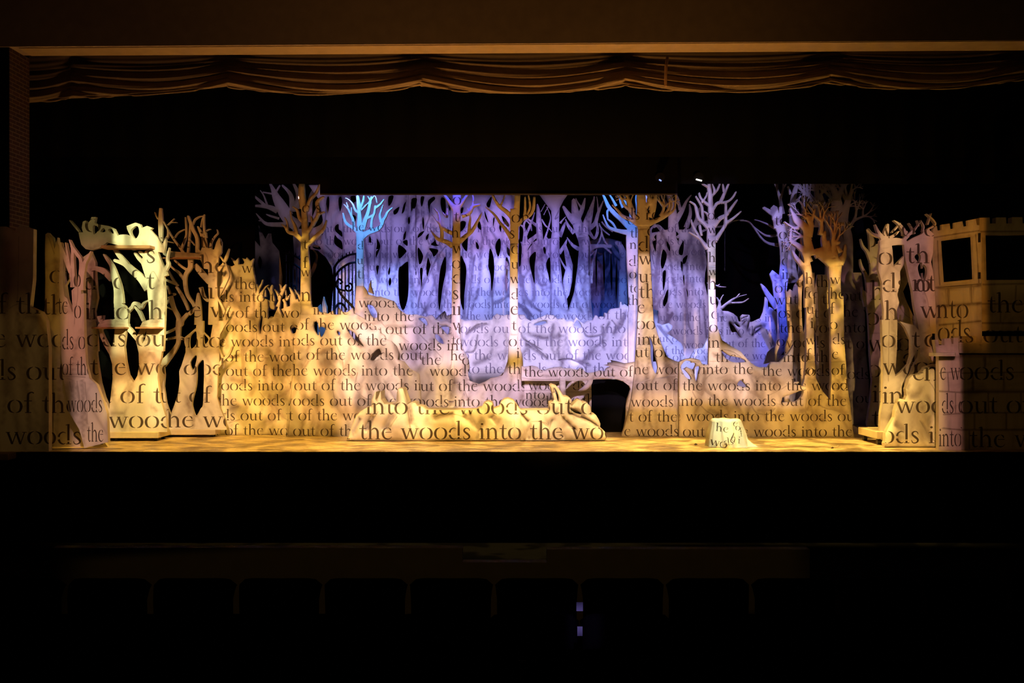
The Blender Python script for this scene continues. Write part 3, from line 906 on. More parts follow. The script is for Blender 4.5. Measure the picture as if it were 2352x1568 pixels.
flat('bare_tree_drop', 20.2, """
R3 K 960 620 75 800 500 60 700 300 50 650 180 25 610 100 12
R3 K 670 230 14 730 130 8
R3 K 700 430 35 580 380 25 390 370 8
R3 K 560 370 18 480 300 16 410 240 8
R3 K 580 360 12 540 250 8 500 190 5
R3 K 530 210 8 640 230 10
R3 K 800 590 30 640 590 25 550 570 18 450 460 5
R3 K 620 590 14 520 550 8 480 545 4
R3 K 720 520 14 620 490 12 570 470 6
R3 K 850 480 40 770 330 18 700 230 8
R3 K 880 440 40 860 250 25 760 130 12
R3 K 920 400 40 950 250 30 890 110 14
R3 K 1060 560 50 1080 420 30 1100 250 25 1180 110 12
R3 K 1120 560 30 1200 350 20 1280 240 6
R3 K 1100 680 40 1240 600 30 1270 430 22 1240 300 10
R3 P 880 640 1180 640 1250 760 1180 860 1060 840 980 1000 960 1560 860 1560 900 1000
R3 K 1050 1250 16 1130 1100 22 1160 950 12 1100 860 8
R3 S 950 700 60 920 900 60 920 1200 60
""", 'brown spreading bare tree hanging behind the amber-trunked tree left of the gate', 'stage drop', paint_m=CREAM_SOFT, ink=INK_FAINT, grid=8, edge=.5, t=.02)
flat('bare_tree_drop', 21.4, """
R3 P 420 1600 440 1100 400 900 330 700 420 760 500 850 480 600 560 760 620 640 640 800 720 900 760 1200 740 1600
R3 H 490 960 520 1020 500 1110 470 1040
R3 S 600 700 50 600 1500 50
""", 'almost black tree standing in the dark left of the amber-trunked tree', 'stage drop', paint_m=CREAM_SOFT, ink=INK_FAINT, grid=10, edge=.5, t=.02)
# the blue tangled ring and the lilac tree right of it
flat('root_ring', 18.1, """
N P 1648 820 1792 820 1792 979 1648 979
B5 P 165 440 210 440 260 480 340 485 420 520 480 570 500 640 540 640 530 570 560 535 660 540 680 590 670 650 720 640 830 590 870 500 890 400 900 270 940 300 940 470 960 420 1000 440 1090 520 1100 900 1060 1000 1060 1240 900 1240 560 1240 300 1180 200 1050 165 900
B5 H 370 660 430 700 480 780 530 880 500 850 460 800 400 800 370 730
B5 H 440 665 500 685 525 725 480 712
B5 K 225 560 50 215 440 30 218 360 15 178 280 6
B5 K 225 340 8 250 280 6 275 240 4
B5 K 240 450 26 330 370 18 430 300 14 500 270 8 620 235 4
B5 K 470 285 8 520 220 4
B5 K 330 370 16 450 360 14 570 350 12 655 295 4
B5 K 30 60 6 110 80 8 210 115 10 315 125 3
B5 K 180 105 5 220 80 2
B5 D 830 710 7 760 740 8 735 790 7 725 820 3
B5 D 540 600 3 640 560 3
B5 D 560 690 4 600 640 4
B5 D 640 760 3 660 640 4
B5 S 380 680 22 520 880 26
B5 S 1000 500 60 1080 700 70 1040 980 60
B5 S 560 650 30 640 780 30
B5 S 260 500 14 260 900 14
B5 S 700 860 14 900 700 30
N T out 1565 738
N T of 1520 768
N T out 1652 797
N T woods 1560 825
""", 'pale blue ring of tangled roots with a twiggy branch, right of the white-crowned slim tree', 'root scenery', u=UB, xh=XB, paint_m=CREAM_SOFT, ink=INK_FAINT, grid=5, edge=.4, t=.06, bulge=0.030)
flat('blue_crowned_tree', 17.15, """
R8 P 430 560 540 590 560 680 570 1660 440 1660 440 1500 415 1000 410 760
N P 1443 715 1500 715 1500 985 1443 985
R8 K 460 640 40 360 550 26 280 480 24 200 390 22 150 280 14 124 235 6
R8 K 440 700 34 330 680 22 210 640 16 160 560 10 132 485 5
R8 K 300 500 18 240 420 10 185 440 12 190 540 8
R8 K 300 680 10 250 590 12 190 540 8
R8 K 480 580 36 470 420 26 380 320 20 305 250 10
R8 K 370 400 14 340 330 10 330 250 8
R8 K 290 380 16 240 290 10 200 230 6
R8 K 560 600 36 560 420 28 540 300 20 545 220 12
R8 K 600 560 24 640 400 18 650 300 14 640 220 10
R8 K 480 420 14 450 330 12 400 270 8
R8 D 405 760 3 412 1000 5 422 1300 7 430 1560 6
R8 S 560 640 14 560 1500 14
R8 L 425 605 o 1.1
R8 L 455 760 th 1
R8 L 450 895 nt 1
R8 L 440 1100 ds 1.05
R8 L 445 1250 of 1
R8 L 445 1420 to 1
R8 L 420 1568 the 1
""", 'pale lilac trunk with electric-blue branches, directly behind the left side of the thick tree', 'scenery tree', u=17, paint_m=CREAM_SOFT, ink=INK, grid=6, edge=.25, t=.06)
flat('broken_top_tree', 17.6, """
N W 26 6 1775 1800 520 800 4
N P 1770 815 1800 815 1800 985 1770 985
B6 P 240 600 400 590 385 700 375 900 350 1100 370 1230 330 1568 210 1568 180 1300 148 1200 180 1150 265 1215 280 1050 275 900 240 700 190 560
B6 K 250 640 50 210 500 30 150 450 24 76 400 14
B6 K 225 540 44 200 400 40
B6 K 262 580 22 275 500 22 280 395 18
B6 K 240 1600 44 130 1450 30 80 1370 22 42 1315 5
B5 P 1000 0 1240 0 1200 200 1200 500 1250 700 1250 900 1180 1090 1060 1240 880 1280 940 1100 1060 1000 1090 800 1080 500 1040 200
B5 D 1100 560 3 1110 800 3
B6 D 320 700 2 330 1000 2
B5 S 1220 850 20 1150 1150 20
R9 L 1010 540 to 1.3
R9 L 1055 685 out 1.3
R9 L 1075 825 he 1.3
R9 L 1085 965 oo 1.3
R9 L 1085 1110 in 1.3
R9 L 1010 1255 of 1.3
R9 L 1005 1380 wo 1.3
R9 L 1050 1520 os 1.3
B5 L 1110 810 to 1.3
B5 L 1070 1010 oo 1.3
""", 'lilac-blue tree with sawn-off upright limbs and a pale claw branch, beside the root ring', 'scenery tree', u=14.5, paint_m=CREAM_SOFT, ink=INK, grid=6, edge=.3, t=.05)
flat('bare_tree', 18.4, """
N W 28 14 1900 1990 560 960 8
B6 K 440 1300 60 400 1000 50 430 700 45 420 500 34 440 250 30 490 90 14
B6 K 400 240 14 370 150 8
B6 K 450 350 16 520 260 8
B6 K 540 1300 60 560 900 50 550 600 30 555 320 18 560 100 6
B6 K 560 360 16 620 260 8 640 120 6
B6 K 440 760 20 500 560 14 480 420 10
R9 K 1060 750 20 950 730 12 870 670 8 750 510 6 650 490 3
R9 K 1060 640 14 930 650 10 820 580 6 760 520 4
R9 K 1050 600 12 960 540 8 870 500 5 800 480 3
R9 R 11 1100 420 100 160 22 3
R9 R 23 1480 560 92 190 50 4 .55
R9 R 24 1660 500 84 200 60 4 .6
R9 R 25 1560 640 70 180 40 4 .6
R9 R 41 1620 420 80 150 26 4 .6
R9 R 42 1740 420 75 150 26 4 .6
R9 R 43 1560 500 120 150 24 4 .6
R9 R 44 1760 640 60 170 26 4 .6
R9 R 45 1500 420 100 140 20 4 .6
R9 K 1660 1568 120 1660 900 110 1620 560 80
R9 K 1780 1200 60 1790 700 50 1760 480 30 1840 160 8
R9 K 1740 600 40 1700 300 26 1650 130 6
R9 K 1600 560 60 1560 400 30 1500 200 8
R9 S 1600 600 60 1700 1000 60
R9 S 1500 400 60 1720 700 60
W6 P 560 -60 760 -60 790 300 800 700 830 1000 830 1420 560 1420
N T out 1930 690
N T the 1925 727
N T into 1930 763
N T out 1905 800
N T woods 1900 870
N T out 1965 925
N T the 1930 1000
""", 'huge dim brown tree with a dense thicket of branches, behind the two right amber trunks', 'scenery tree', u=19, paint_m=CREAM_SOFT, ink=INK, grid=9, edge=.5, t=.05)
# ============================================================ centre: pale bank, bridge, steps
flat('rocky_bank', 17.5, """
N W 13 18 1070 1450 730 850 5 .5
N P 1062 845 1455 845 1455 986 1062 986
R6 P 1120 260 1150 230 1200 252 1300 245 1420 250 1480 240 1490 210 1530 178 1560 195 1600 200 1640 188 1700 210 1750 190 1800 190 1830 225 1870 255 1900 240 2061 240 2061 800 1120 800
B2 P 320 1520 350 1490 400 1450 425 1430 445 1480 470 1490 510 1460 530 1620 320 1620
R7 P 50 195 75 210 100 185 118 205 130 230 160 240 180 265 240 220 330 185 400 190 440 230 500 215 530 250 560 240 600 262 620 205 650 240 700 275 740 245 790 240 815 190 835 195 850 215 870 200 900 205 905 165 935 170 960 130 1000 122 1060 115 1062 60 1075 55 1085 90 1110 78 1140 100 1245 100 1245 800 50 800
R7 H 200 282 290 250 330 262 260 292
R7 H 600 292 640 240 680 300 640 320
R6 D 1330 400 5 1300 560 5 1210 580 4
R6 D 1210 390 3 1320 300 4 1420 280 3
R6 D 1780 380 4 1800 440 5 1900 500 4 2000 560 3
R7 D 110 440 5 200 500 5 290 580 4 350 640 3
R7 D 700 340 4 730 400 5 830 400 5 900 370 4
R7 D 980 240 3 1060 320 5 1100 250 5 1130 180 4
R7 D 450 640 3 560 630 4 680 680 4 720 730 3
R6 S 1300 700 26 1420 650 30
R6 S 1210 400 14 1300 330 16 1450 280 12
R7 S 150 380 20 300 420 20 480 400 12
R7 S 1000 380 20 1080 250 26 1120 160 20
R7 S 120 480 16 330 620 16
R7 S 640 640 18 760 700 16
N T the 1229 764.5
N T the 1251 795
N T the 1338 826
N T of 1323 857
N T out 1316 733
""", 'pale lilac rocky bank with a ragged crest, across the middle behind the slim trunks', 'scenery flat', u=17.5, grid=6, edge=.22, t=.08, bulge=0.050, bw=20, paint_m=CREAM_SOFT, ink=INK_FAINT)
flat('lilac_rock', 17.4, """
N P 1494 830 1625 830 1625 988 1494 988
B4 P 545 780 610 800 600 930 650 950 720 930 760 960 755 1000 700 1040 780 1090 850 1140 880 1200 870 1290 850 1330 740 1360 650 1180 570 950
B4 P 800 1330 830 1260 850 1340 880 1260 920 1330 950 1290 990 1210 1080 1190 1140 1080 1140 1420 800 1420
B4 D 600 960 3 660 1040 4 760 1150 3
B4 S 620 960 16 700 1060 20
B4 S 700 960 16 720 1010 12
N T out 1500 785
N T of 1512 813
N T of 1545 828
""", 'small pale lilac rock tucked against the right side of the thick amber tree', 'scenery flat', u=UB, grid=5, edge=.3, t=.06, bulge=0.030, paint_m=CREAM_SOFT, ink=INK_FAINT)
flat('back_wall_panel', 16.95, """
W7 P 900 400 1400 400 1400 1355 900 1355
W7 D 950 625 4 1390 620 4
W7 S 960 700 30 1100 900 40
W7 S 1300 700 30 1350 500 30
W7 L 1060 590 ds_in
W7 L 1230 850 th
W7 L 960 850 to
""", 'shaded mauve painted panel in the recess under the bridge', 'scenery flat', u=18, grid=8, t=.04)
flat('root_bridge', 16.4, """
W7 P 140 160 200 172 330 150 420 172 470 222 560 240 640 200 850 170 900 200 1040 200 1150 230 1200 190 1260 230 1290 270 1340 282 1450 272 1560 240 1640 252 1660 205 1740 172 1620 140 1705 130 1690 102 1765 92 1750 50 1850 70 2000 112 2180 85 2240 90 2240 700 2120 620 2080 520 1980 440 1850 400 1700 395 1480 400 1330 415 1250 425 930 430 140 430
W7 P 2110 560 2240 600 2240 700 2150 1000 2030 1200 1955 1410 2015 1120 2020 900 2045 750
W7 K 880 200 46 880 430 56 888 720 48
W7 K 1110 410 30 1000 500 22 945 565 12
W7 K 1390 300 45 1375 450 42 1290 550 40 1180 605 12
W7 D 150 370 4 400 400 5 820 395 4
W7 D 1480 395 6 1700 380 5 1900 400 7 2100 480 5
W7 D 1690 130 3 1850 150 5 2050 200 4
W7 D 830 200 3 828 430 3
W7 S 200 240 26 300 340 20
W7 S 1700 330 20 1950 380 24 2150 470 20
W7 S 1450 330 20 1370 500 16
W7 S 500 330 16 800 340 16
W7 S 2060 700 20 2040 1100 20
W7 L 180 350 the_woods_out_of_the 1.04
""", 'rustic root bridge with a clawed log top, spanning to the black archway', 'bridge', u=17.6, grid=6, edge=.3, t=.09, bulge=0.025, bw=16, paint_m=CREAM)
flat('stepped_platform', 16.55, """
W7 P 190 425 940 425 940 1400 190 1400
W7 D 110 600 3 930 600 3
W7 D 110 768 3 930 768 3
W7 D 250 800 4 290 940 3
W7 S 150 440 20 800 440 20
W7 S 420 520 50 480 600 30
W7 S 500 745 24 880 745 24
W7 S 260 820 30 330 900 30
W7 L 265 590 wood
W7 L 150 755 into_it .95
W7 L 20 885 woods .98
""", 'pale lettered steps to the left of the bridge post', 'steps', u=18, grid=7, t=.5, parts=[('riser', 896.5), ('riser', 918), ('riser', 2000)])
# ============================================================ hill with the slim trunks
flat('slim_tree', 16.9, """
N P 816 715 842 715 842 993 816 993
B1 P 515 480 600 480 600 560 595 900 600 1140 610 1300 640 1500 480 1500 515 1300
B1 K 555 520 42 550 400 30 548 250 20 540 150 22 528 50 14
B1 K 558 200 14 590 120 12 604 50 6
B1 K 570 220 12 630 160 8 665 130 5
B1 K 585 450 30 620 340 24 655 240 18 680 120 16 695 60 10
B1 K 685 110 8 650 55 5
B1 K 690 100 8 735 50 4 758 130 5
B1 K 635 320 14 700 290 12 725 275 8
B1 K 690 450 14 700 330 12 730 250 12 740 170 10
B1 K 730 200 14 800 150 10 842 92 5
B1 K 560 550 42 650 490 28 760 450 24 815 400 18 830 340 20
B1 K 815 370 16 795 290 12 812 220 8 832 160 5
B1 K 825 350 18 860 300 14 890 240 10 945 192 5
B1 K 545 490 26 480 435 18 420 400 16 375 350 12 352 255 5
B1 K 480 410 12 470 330 12 440 260 10 410 200 8 362 148 4
B1 K 455 300 7 455 190 5
B1 K 412 190 6 395 128 4
B1 K 540 250 14 500 220 12 470 150 8 430 100 6 385 75 4
B1 L 460 470 he_wo 1
B1 L 530 690 ds .9
B1 L 520 870 ut
B1 L 520 1040 th 1.2
B1 L 520 1220 out
B1 S 595 560 8 590 1100 8
""", 'slim tree with a bright blue branching crown, beside the iron gate', 'scenery tree', u=15.5, grid=6, t=.08, parts=[('crown', 533), ('trunk', 3000)], edge=.15)
flat('rolling_hill', 16.6, """
N W 6 14 830 1030 700 860 6 -.6
N W 7 12 1000 1200 840 950 5
N P 912 920 1206 920 1206 997 912 997
B1 P 512 1130 600 1130 640 1190 655 1230 760 1258 870 1290 950 1330 1050 1430 1110 1470 1254 1482 1254 1620 480 1640
B1 P 655 1205 672 1110 688 1060 690 1130 720 1230
R6 P 70 40 330 0 470 50 540 170 600 192 650 190 700 185 750 200 800 212 850 190 880 210 900 240 960 262 1000 250 1060 280 1090 320 1090 900 1245 870 1340 905 1400 880 1470 840 1540 830 1600 780 1640 660 1655 400 1750 400 1765 560 1795 640 1810 900 1820 1000 1820 1168 500 1168 300 900 150 500 70 400
R6 P 1075 -900 1150 -900 1150 440 1170 520 1210 600 1240 660 1247 740 1230 800 1250 880 1060 900 1060 400
R6 P 1665 -900 1745 -900 1745 300 1760 500 1790 600 1800 700 1640 700 1660 500
R6 H 190 90 250 100 295 170 290 220 250 215 215 160
R6 H 720 230 780 225 815 280 800 300 760 262
R6 H 920 290 960 300 1000 295 1040 330 1030 390 1000 380 960 330
R6 H 890 400 920 395 970 450 980 490 940 480 900 440
R6 H 1340 850 1400 815 1468 835 1400 882 1360 884
B2 K 568 700 45 560 560 44 565 400 44 570 250 42 570 40 50
B2 K 560 240 35 500 150 25 420 40 16
B2 K 600 180 22 660 90 18 705 30 10
B2 K 630 290 24 720 250 24 760 180 20 850 150 8
B2 K 755 190 12 770 100 10 760 40 8
B2 K 455 200 8 450 300 12 400 250 8
B2 K 520 650 34 440 600 26 350 570 20 300 520 14 238 430 4
B2 K 388 600 22 390 480 20 370 380 18 350 270 12 300 200 8
B2 K 365 390 12 310 320 8 268 265 3
B2 K 520 500 24 440 460 20 385 410 16
B2 K 600 600 30 680 530 24 750 470 20 820 350 14 870 250 6
B2 K 715 510 20 722 400 16 730 300 10 700 200 6
B3 K 120 620 42 120 480 42 130 330 40 140 200 36 150 40 34
B3 K 150 400 30 210 330 18 300 280 16 340 200 20 352 60 14
B3 K 222 315 18 240 240 16 240 60 10
B3 K 110 330 34 20 240 24 -80 160 18 -150 40 14
B3 K 100 600 30 20 470 22 -60 370 15 -130 270 12 -235 180 4
B3 K 262 280 12 300 180 14 280 40 8
B3 K -60 180 10 -20 90 8 0 30 5
R6 D 1075 500 3 1060 700 3
R6 D 340 270 3 420 340 5 560 320 5 680 320 4 760 300 3
R6 D 700 360 3 780 440 5 860 520 5 970 640 4
R6 D 430 380 3 520 400 4 620 470 3
R6 D 1740 420 3 1745 600 3 1740 900 3
R6 D 1200 980 4 1240 1080 3
R6 D 1160 780 3 1220 850 5 1300 880 4
R6 S 400 310 22 520 320 22 660 310 16
R6 S 560 560 26 680 560 50 680 680 30
R6 S 880 440 20 800 640 30 720 760 26
R6 S 1080 900 30 1040 1140 20
R6 S 1190 760 24 1220 900 34
R6 S 1250 920 18 1400 900 18
R6 S 1200 1000 16 1150 1140 16
R6 S 1790 720 16 1800 1100 16
R6 S 850 960 22 760 1090 22
R6 S 190 300 16 330 260 20
R4 L 1300 265 woods .98
R4 L 1350 390 into_the .98
R4 L 1550 510 out_of_the_t 1
R4 L 1670 660 woods_int 1
R4 L 1690 750 out 1
R6 L 745 705 the 1
R6 L 835 820 woods_into 1
R6 L 650 975 out_of_the_woods 1
R6 L 590 1135 woods_into_the_woods 1
B2 L 380 360 into 1.05
B2 L 520 155 o 1.05
B2 L 440 550 thc 1
B2 L 518 740 w 1.1
B2 L 510 920 oo 1.1
B2 L 520 1100 d 1.25
B2 L 518 1290 s 1.25
B2 L 512 1480 in 1.3
R6 L 1070 350 w 1.1
R6 L 1060 500 to .95
R6 L 1050 660 he .95
R6 L 1170 705 of .95
B3 L 75 370 on 1.1
B3 L 50 560 s 1.1
B3 L 72 745 o 1.1
B3 L 72 925 ut .95
B3 L 60 1100 w .95
B3 L 72 1290 ds .95
B3 L 64 1475 e 1.2
R6 L 1680 350 t
R6 L 1650 515 o
R6 L 1730 635 i
R6 L 1640 800 th
""".replace(' thc ', ' the '), 'tall lettered hill with a holed log ridge and two slim forked trunks, behind the amber mound', 'scenery flat',
     u=19.3, grid=6, edge=.28, ew=5, t=.08, bulge=0.025, bw=12, parts=[('crown', 560), ('trunk', 686), ('hill_face', 3000)])
# ============================================================ left: thicket flats
flat('hollow_log_bank', 16.25, """
N W 5 26 690 930 740 1000 7 -.2
R4 P 765 0 845 0 862 230 870 262 920 262 930 300 960 312 985 308 1020 322 1060 292 1072 330 1115 330 1118 265 1142 300 1180 310 1205 302 1245 268 1258 320 1300 338 1340 362 1380 390 1430 420 1460 445 1465 475 1500 450 1505 500 1540 520 1552 560 1600 572 1650 622 1672 680 1660 748 1720 762 1770 830 1860 880 1880 1200 1880 1465 630 1465 640 1300 690 850 700 560 720 490 755 380 765 300
R4 H 885 405 918 402 935 470 930 525 890 470
R4 H 938 445 995 462 962 535 942 520
R4 H 1195 465 1260 500 1320 580 1345 625 1290 590 1230 525
R4 H 1408 740 1440 680 1490 645 1512 700 1480 742 1430 756
R4 H 1105 480 1130 500 1120 525 1100 500
R3 K 1020 860 40 1030 740 40 1020 600 38 1012 450 32 1000 300 28 990 110 24
R3 K 1000 780 30 900 700 24 830 680 18 790 620 12 745 585 5
R3 K 925 700 24 900 600 16 868 530 10 850 430 5
R3 K 1040 830 26 1100 780 22 1180 700 20 1240 640 14 1275 540 6
R3 K 1055 680 22 1105 590 14 1095 500 8
R3 K 1020 570 20 960 520 18 930 420 14 880 380 6
R3 K 1110 600 18 1180 450 18 1165 330 20 1240 260 8
R3 K 1040 430 22 1080 300 18 1150 220 14 1200 110 8
R3 K 980 400 16 960 260 16 965 110 12
R3 K 1180 460 12 1250 440 6
R3 K 820 640 10 810 560 8 780 500 4
R3 P 975 800 1060 850 1085 1160 1090 1534 965 1534 975 1200
R4 D 1330 620 6 1270 540 9 1200 500 5
R4 D 1090 600 3 1150 750 5 1160 860 4
R4 D 1290 870 4 1270 1000 5 1330 1080 4 1380 1110 3
R4 D 850 760 3 900 700 5 980 670 5 1030 640 3
R4 D 700 560 3 690 900 4 650 1440 3
R4 D 790 850 8 840 760 6
R4 D 1090 850 4 1060 1000 6 1110 1200 6 1200 1300 4
R4 D 1400 740 6 1440 700 10 1490 660 6
R4 S 1050 640 36 940 690 30
R4 S 1000 780 60 1080 740 40
R4 S 1440 730 40 1400 770 50
R4 S 1200 520 30 1320 620 26
R4 S 1000 1400 50 1080 1450 50
R4 S 800 1100 30 900 1150 26
R4 S 1100 1160 30 1150 1250 40
R4 S 1560 700 30 1640 820 30 1700 900 30
R4 S 1480 800 60 1440 950 40
R4 S 740 900 20 790 1150 20
R4 S 1300 360 26 1420 460 30
R4 S 1290 1100 26 1360 1140 20
R4 T the 888 470
R4 T out 945 615
R4 T the 990 747
R4 T woods 880 893
R4 T the 1130 1030
R4 T out 1035 1172
R4 T the 915 1307
R4 T out 695 1450
R4 L 880 330 in_the .95
R3 L 975 1200 w .9
R3 L 1000 1100 f 1
R3 L 975 1490 no 1.3
R3 L 1000 880 t 1
R3 L 990 450 o_s 1
""", 'tan lettered bank with hollow log ridge, carrying the forked amber tree, left of the mound', 'scenery flat',
     u=19.35, grid=6, edge=.3, t=.08, bulge=0.045, bw=18, parts=[('crown', 556), ('trunk', 722), ('bank_face', 3000)])
flat('thorn_thicket', 16.5, """
N W 3 22 510 690 700 1000 6
N W 4 8 505 600 610 760 5
R13 P -60 285 110 285 200 310 235 290 180 190 240 240 285 190 285 285 360 275 370 250 335 195 390 212 400 185 430 220 450 238 495 200 480 300 500 420 522 520 525 700 600 740 690 770 700 1050 760 1040 840 860 880 900 1000 860 1100 760 1180 740 1180 1560 -60 1560
R4 P -40 350 720 350 720 1462 -40 1462
R13 K 540 740 26 560 640 18 600 560 10 622 495 4
R13 K 555 650 12 540 560 5
R13 K 590 740 40 620 660 15 660 600 10 702 568 4
R13 K 660 730 12 655 640 5
R13 K 740 900 40 760 820 40 752 720 26 735 640 20 750 575 12
R13 K 725 660 10 690 600 5
R13 K 780 810 28 740 830 12 703 778 4
R13 K 830 870 30 850 760 22 880 700 22 915 620 20 942 562 6
R13 K 880 650 14 872 590 8 852 558 4
R13 K 850 750 16 820 680 12 783 628 4
R13 K 900 790 20 960 760 18 1002 700 6
R13 K 950 770 10 938 640 3
R13 K 940 920 28 930 830 18 925 760 8
R13 K 1050 880 50 1040 760 40 1028 680 20 990 600 4
R13 K 1120 860 30 1130 740 16 1090 680 8 1062 628 3
R13 H 590 822 600 800 605 870 590 900
R13 H 700 832 728 880 750 950 700 1042 690 950
R13 H 598 1010 620 1020 600 1200 585 1240 570 1120
R13 H 1010 1185 1050 1152 1105 1180 1080 1222 1040 1242
R13 H 780 830 800 770 840 780 800 860
R13 H 850 880 880 900 920 1000 890 990
R13 D 490 340 3 500 640 4 505 900 4
R13 D 535 1240 3 540 1500 3
R13 D 60 360 3 70 660 4
R4 D 360 480 3 362 900 3
R4 D 220 650 5 230 900 8 225 1000 4
R4 D 390 1050 4 470 1150 5 560 1250 4 640 1300 3
R4 D 60 1260 8 120 1200 12 190 1180 6
R4 D 110 1330 5 200 1300 5
R4 S 240 620 14 235 900 18
R4 S 600 1100 40 640 1060 30
R4 S 520 1180 26 600 1280 26
R4 S 130 1210 30 180 1190 26
R4 S 130 930 30 250 970 40
R4 S 340 1000 26 300 1080 30
R4 S 80 500 18 90 640 18
R4 S 480 560 26 520 640 26
R13 S 1040 1100 30 1090 1250 40
R13 S 500 700 16 510 1100 18
R13 S 700 1120 24 760 1060 20
R4 T the 335 360
R4 T out 415 490
R4 T into 565 625
R4 T the 240 765
R4 T out 75 897
R4 T into 370 1030
R4 T woods 225 1170
R4 T out 210 1307
R4 T the 235 1445
R4 T into 200 212
R4 L 150 95 the 1.05
R13 L 330 400 wo 1
""", 'amber thicket of spiky thorn shoots with a blunt tower trunk, right of the wagons', 'scenery flat',
     u=19.2, grid=6, edge=.3, t=.08, bulge=0.035, bw=14, parts=[('thorn_crest', 722), ('bank_face', 3000)])
# ============================================================ right: root flat with thick tree, slim white tree, two amber trunks
flat('thick_tree', 16.28, """
N W 9 12 1400 1560 780 1000 6
N W 19 5 1465 1500 600 800 4
R8 P 555 590 690 595 692 700 690 950 700 1200 722 1568 722 1660 553 1660 556 700
R8 K 620 650 68 612 540 76 600 400 58 585 150 46
R8 K 590 600 48 470 540 22 370 500 16 310 430 10 245 365 4
R8 K 640 600 45 760 560 28 860 510 25 980 430 14 1002 340 8 1010 250 10
R8 K 700 520 40 740 400 30 762 280 20 772 220 10
R8 K 745 420 18 680 330 16 690 230 10
R8 K 850 510 16 925 400 12 930 290 8
R8 K 540 540 28 470 440 26 440 330 22 420 200 20
R8 K 480 440 14 400 380 14 350 280 12 300 200 8
R8 K 640 400 30 700 300 14 650 220 10
R8 K 830 500 14 860 420 12 840 330 8
R8 K 930 440 10 960 380 8 950 310 5
R8 R 61 700 430 80 120 20 4 .6
R8 R 62 820 500 60 120 20 4 .6
R8 R 63 500 440 110 110 18 4 .6
B4 P 396 280 525 280 545 600 560 900 600 1050 680 1250 740 1345 790 1330 850 1345 850 1460 350 1568 365 1350 385 1000 398 700
R7 P 1235 560 1225 620 1215 700 1200 850 1180 1000 1150 1150 1110 1300 1078 1385 1085 1420 1720 1420 1720 1300 1700 1100 1690 950 1670 820 1660 700 1600 640 1440 560
R7 H 1358 412 1382 440 1402 520 1425 640 1440 710 1425 775 1392 720 1372 620 1368 500
R7 D 1360 412 4 1400 520 5 1430 640 5 1440 720 4
R7 D 1590 830 3 1610 900 5 1600 1020 4 1640 1150 5 1625 1280 4 1655 1410 5
R7 D 1380 860 3 1450 760 4 1560 680 4
R7 D 1230 560 2 1222 700 3
R7 S 1250 450 24 1400 470 20
R7 S 1560 700 26 1600 800 26
R7 S 1640 860 20 1620 1100 26
R7 S 1360 900 12 1430 780 14
R7 S 1130 1250 20 1170 1000 14
B4 L 395 170 ds 1.35
B4 L 400 310 w 1.25
B4 L 400 500 ut 1.25
B4 L 400 665 th 1.3
B4 L 385 825 e_w 1.2
B4 L 370 995 ood 1.15
B4 L 385 1160 into 1.15
B4 L 360 1290 ut_of 1.05
R8 L 400 545 ds_re 1.05
R8 L 660 740 o 1.1
R7 L 1200 780 ne_woods
R7 L 1225 940 out_of
R7 L 1170 1105 woods
R7 L 1150 1255 t_of_the
R7 L 1105 1400 e_woods
""", 'thick amber tree with wide dark crown and flared roots, right of the black archway', 'scenery tree',
     u=19.2, grid=6, edge=.25, t=.08, bulge=0.025, bw=14, parts=[('crown', 520), ('trunk', 800), ('root_base', 3000)])
